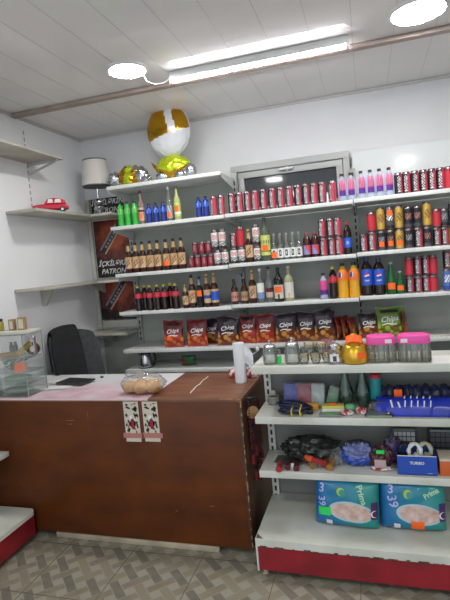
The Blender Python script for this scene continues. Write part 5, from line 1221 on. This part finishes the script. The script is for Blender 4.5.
b = MB(); b.ball((0, .02, .105), (.07, .03, .03), 18, 8, wob=.3, wsc=4, seed=1); b.build('loose_top', FILMD, t)
X, Y, Z = gpos(381, 'low', 2.58, .06); t = thing('packet', 'dark red packet with pinkish label and green tag on the lower shelf', 'packet', (X, Y, ZL+.002), -.05)
b = MB(); b.ball((0, 0, .060), (.060, .04, .058), 40, 24, wob=.32, wsc=4, seed=6); b.build('wrap', mat('plum_pack', '#59242f', .35, noise_col='#2e1a22', nscale=18), t)
b = MB(); b.box(-.032, .026, -.052, -.040, .022, .064); b.build('label', mat('pink_grey_label', '#bba3a6', .5), t, bevel=.002)
b = MB(); b.box(-.02, .02, -.041, -.032, .092, .112); g = b.build('price_tag', GREENT, t, bevel=.001); g['label'] = 'green price tag'
b = MB(); b.ball((.0, -.03, .012), (.06, .02, .012), 18, 8, wob=.2, wsc=5, seed=2); b.build('lower_fold', SPRINKLE, t)
X, Y, Z = gpos(397, 'low', 2.70, .05); t = thing('packet', 'purple striped packet leaning behind the red one on the lower shelf', 'packet', (X-.02, 2.655, ZL+.003)); b = MB(); b.ball((0, 0, .075), (.05, .025, .070), 36, 24, wob=.35, wsc=4, seed=3); b.build('wrap', mat('violet_pack', '#5a4468', .4, noise_col='#2b2740', nscale=14), t)
# calculators standing at the back
for i, (px, w, h, rows, lab, m, km) in enumerate(((404.5, .135, .165, 5, 'grey calculator with pale keys standing upright behind the blue box', mat('calc_grey', '#3a3e40', .5), mat('key_pale', '#c2c6c8', .5)), (443, .15, .165, 5, 'black calculator with dark keys standing behind the orange box', BLACKM, DGREY))):
    X, Y, Z = gpos(px, 'low', 2.73, .1); t = thing('calculator', lab, 'calculator', (X, 2.725, ZL+.001), 0, rot=(-.08, 0, 0))
    b = MB(); b.box(-w/2, w/2, -.008, .008, 0, h); b.build('case', m, t, bevel=.003)
    for r in range(rows):
        for c_ in range(5):
            b = MB(); kx = -w/2+.012+c_*(w-.024)/5; b.box(kx+.002, kx+(w-.024)/5-.002, -.0105, -.0078, .01+r*.028, .01+r*.028+.022); b.build('key', km, t, smooth=False)
    b = MB(); b.box(-w/2+.012, w/2-.012, -.0095, -.0078, h-.018, h-.006); b.build('display', mat('calc_display', '#6d7a70', .3), t, smooth=False)
X, Y, Z = gpos(416, 'low', 2.575, .05); t = thing('open_box', 'open blue cardboard box with white lettering on the lower shelf', 'box', (X, Y, ZL+.001), 0)
b = MB(); w, d, h = .094, .062, .098
for bx_ in ((-w, w, -d, -d+.003, 0, h), (-w, w, d-.003, d, 0, h*1.05), (-w, -w+.003, -d+.003, d-.003, 0, h), (w-.003, w, -d+.003, d-.003, 0, h), (-w, w, -d, d, -.0005, .003)): b.box(*bx_)
b.build('carton', mat('box_blue', '#234db0', .5), t, smooth=False)
lettering(t, 'TURBO', .021, front(.0, .062, -d-.0008), WHITE, 0, .0006); lettering(t, 'turbo', .010, front(.06, .012, -d-.0008), WHITE)
b = MB(); b.box(-w+.001, w-.001, -d-.001, -d+.004, h, h+.003); b.build('flap', WHITE, t, smooth=False)
X0, Y0 = X, Y
for i, (dx, dy, m, lab) in enumerate(((-.05, 0, BLACK, 'black rolled strap in the open blue box, left'), (-.005, -.01, WHITE, 'white looped strap in the open blue box, middle'), (.045, 0, mat('strap_cream', '#b9b59a', .5), 'cream looped strap in the open blue box, right'))):
    t = thing('strap', lab, 'strap', (X0+dx, Y0+dy, ZL+.04)); b = MB(); rr = random.Random(i)
    b.tube([(.030*math.cos(2*PI*k/16)*(1+.1*math.sin(k)), .012*math.sin(k*.7), .068+.034*math.sin(2*PI*k/16)) for k in range(34)], .0085, 7)
    b.tube([(-.01, .01, -.03), (0, .012, .03), (.01, .01, .05)], .012, 7); b.build('strap', m, t)
X, Y, Z = gpos(449, 'low', 2.575, .04); t = thing('box', 'orange and white box at the right edge of the lower shelf', 'box', (X+.035, Y, ZL+.001), 0)
b = MB(); b.box(-.085, .085, -.06, .06, 0, .075); b.build('carton', mat('box_orange', '#c9622a', .5), t, bevel=.002)
b = MB(); b.box(-.0855, .0855, -.0605, .0605, .075, .088); b.build('lid', mat('box_lid_pale', '#cbbfae', .5), t, bevel=.002)
b = MB(); b.add([(-.005, -.062, .075), (.05, -.062, .070), (.05, -.02, .105), (.01, -.02, .115)], [(0,1,2,3)]); b.build('flap', WHITE, t, smooth=False)

# ------------------------------------------------------------------ diaper packs on the deck
def diaper(px0, px1, py_t, py_b, Yd, rz, label, texts, tagc, tagpos, seed):
    zb = DECK+.002; pxm = (px0+px1)/2; X = X_at(pxm, Yd, zb+.1)
    w = X_at(px1, Yd, zb+.1)-X_at(px0, Yd, zb+.1); h = .242
    t = thing('diaper_pack', label, 'diapers', (X, Yd+.05, zb), rz, rot=(-.16, (.035, .02)[seed], rz))
    T = .11
    def fr(x, z, sg=-1):
        a = min(1, abs(2*x/w)); c = min(1, abs(2*z/h-1)); s = (1-a**5)**.5*(1-c**5)**.5
        return sg*T/2*s*(1+.10*noise.noise(Vector((x*9, z*9, seed*4+sg))))+.006*noise.noise(Vector((x*20, z*20, seed)))
    def ou(a, c): 
        x = (a-.5)*w; z = c*h; return x, z
    b = MB()
    for sg in (-1, 1): b.grid(lambda a, c: (ou(a, c)[0], fr(*ou(a, c), sg), ou(a, c)[1]), 30, 24, flip=sg > 0)
    b.build('wrap', DIAPER, t)
    def mp(ox, oz, rot=0, o=.002):
        cs, sn = math.cos(rot), math.sin(rot)
        def f(u_, v_): x = ox+u_*cs-v_*sn; z = oz+u_*sn+v_*cs; return (x, fr(x, z)-o, z)
        return f
    def disc(nm, ox, oz, rx, rz_, m, rot=0, o=.002):
        b = MB(); f = mp(ox, oz, rot, o); N = 24; vs = [f(0, 0)]; fs = []
        for r_ in (.5, 1): vs += [f(rx*r_*math.cos(2*PI*k/N), rz_*r_*math.sin(2*PI*k/N)) for k in range(N)]
        fs = [(0, 1+k, 1+(k+1) % N) for k in range(N)]+[(1+k, 1+N+k, 1+N+(k+1) % N, 1+(k+1) % N) for k in range(N)]
        b.add(vs, fs); return b.build(nm, m, t)
    disc('picture_rim', w*.08, h*.36, w*.35, h*.215, mat('pale_aqua', '#a6c6cc', .35), -.06, .002)
    disc('baby_picture', w*.08, h*.36, w*.32, h*.175, BABY, -.06, .0035)
    disc('leaf_mark', -w*.08, h*.76, w*.065, h*.09, mat('leaf_yellow_green', '#a9c43c', .4), .4, .002); disc('leaf_mark', -w*.055, h*.74, w*.05, h*.075, mat('leaf_teal', '#2f8f86', .4), .4, .0035)
    b = MB(); f = mp(w*.43, h*.42, 0, .004); b.grid(lambda a, c: f((a-.5)*w*.10, (c-.5)*h*.36), 6, 8); b.build('purple_label', mat('diaper_purple', '#4a2260', .4), t)
    f = mp(w*.435, h*.36, 0, .006); b = MB(); b.grid(lambda a, c: f((.018-.007*c*math.sin(PI*a))*math.cos(PI*(.3+1.4*a)), (.018-.007*c*math.sin(PI*a))*math.sin(PI*(.3+1.4*a))), 14, 2); b.build('crescent', WHITE, t)
    for s_, sz, ox, oz, rot, col in texts: lettering(t, s_, sz, mp(ox*w, oz*h, rot, .005), col, 0, .0012)
    f = mp(tagpos[0]*w, tagpos[1]*h, .02, .007); b = MB(); b.grid(lambda a, c: f((a-.5)*.062, (c-.5)*.042), 6, 4); g = b.build('price_tag', tagc, t); g['label'] = 'orange price tag' if tagc is ORANGE else 'green price tag'
    f = mp(-w*.26, h*.09, 0, .004); b = MB(); b.grid(lambda a, c: f((a-.5)*.03, (c-.5)*.03), 3, 3); b.build('white_mark', WHITE, t)
LB = mat('light_violet_print', '#a9b2e6', .4); PG = mat('pale_green_letters', '#a9d6b0', .4)
diaper(313, 378, 477, 533, 2.44, -.05, 'blue-teal diaper pack with green tag, left one of two', [('3', .062, -.38, .80, -.1, LB), ('39', .050, -.38, .53, -1.45, LB), ('Prima', .042, .24, .74, -1.25, PG)], GREENT, (-.33, .33), 0)
diaper(380, 447, 478, 532, 2.455, .03, 'blue-teal diaper pack with orange tag, right one of two', [('3', .058, -.34, .84, -.1, LB), ('39', .064, -.32, .60, -1.35, LB), ('Prima', .034, .27, .80, .5, PG)], ORANGE, (.05, .14), 1)

# ------------------------------------------------------------------ light
world = bpy.data.worlds.new('world'); SC.world = world; world.use_nodes = True
bg = world.node_tree.nodes['Background']; bg.inputs[0].default_value = (.80, .88, 1, 1); bg.inputs[1].default_value = 1.6
# unseen fill lamps added behind the viewer to brighten deck and shelf fronts
for k, (x_, y_) in enumerate(((-1.3, .4), (.6, .4), (-1.3, -1.6), (.6, -1.6))):
    area('fill_light', (x_, y_, ZC-.03), .22, 13, (1, .99, .96))
SC.view_settings.view_transform = 'Standard'; SC.view_settings.look = 'None'; SC.view_settings.gamma = 1; SC.view_settings.use_curve_mapping = False
SC.view_settings.exposure = 0
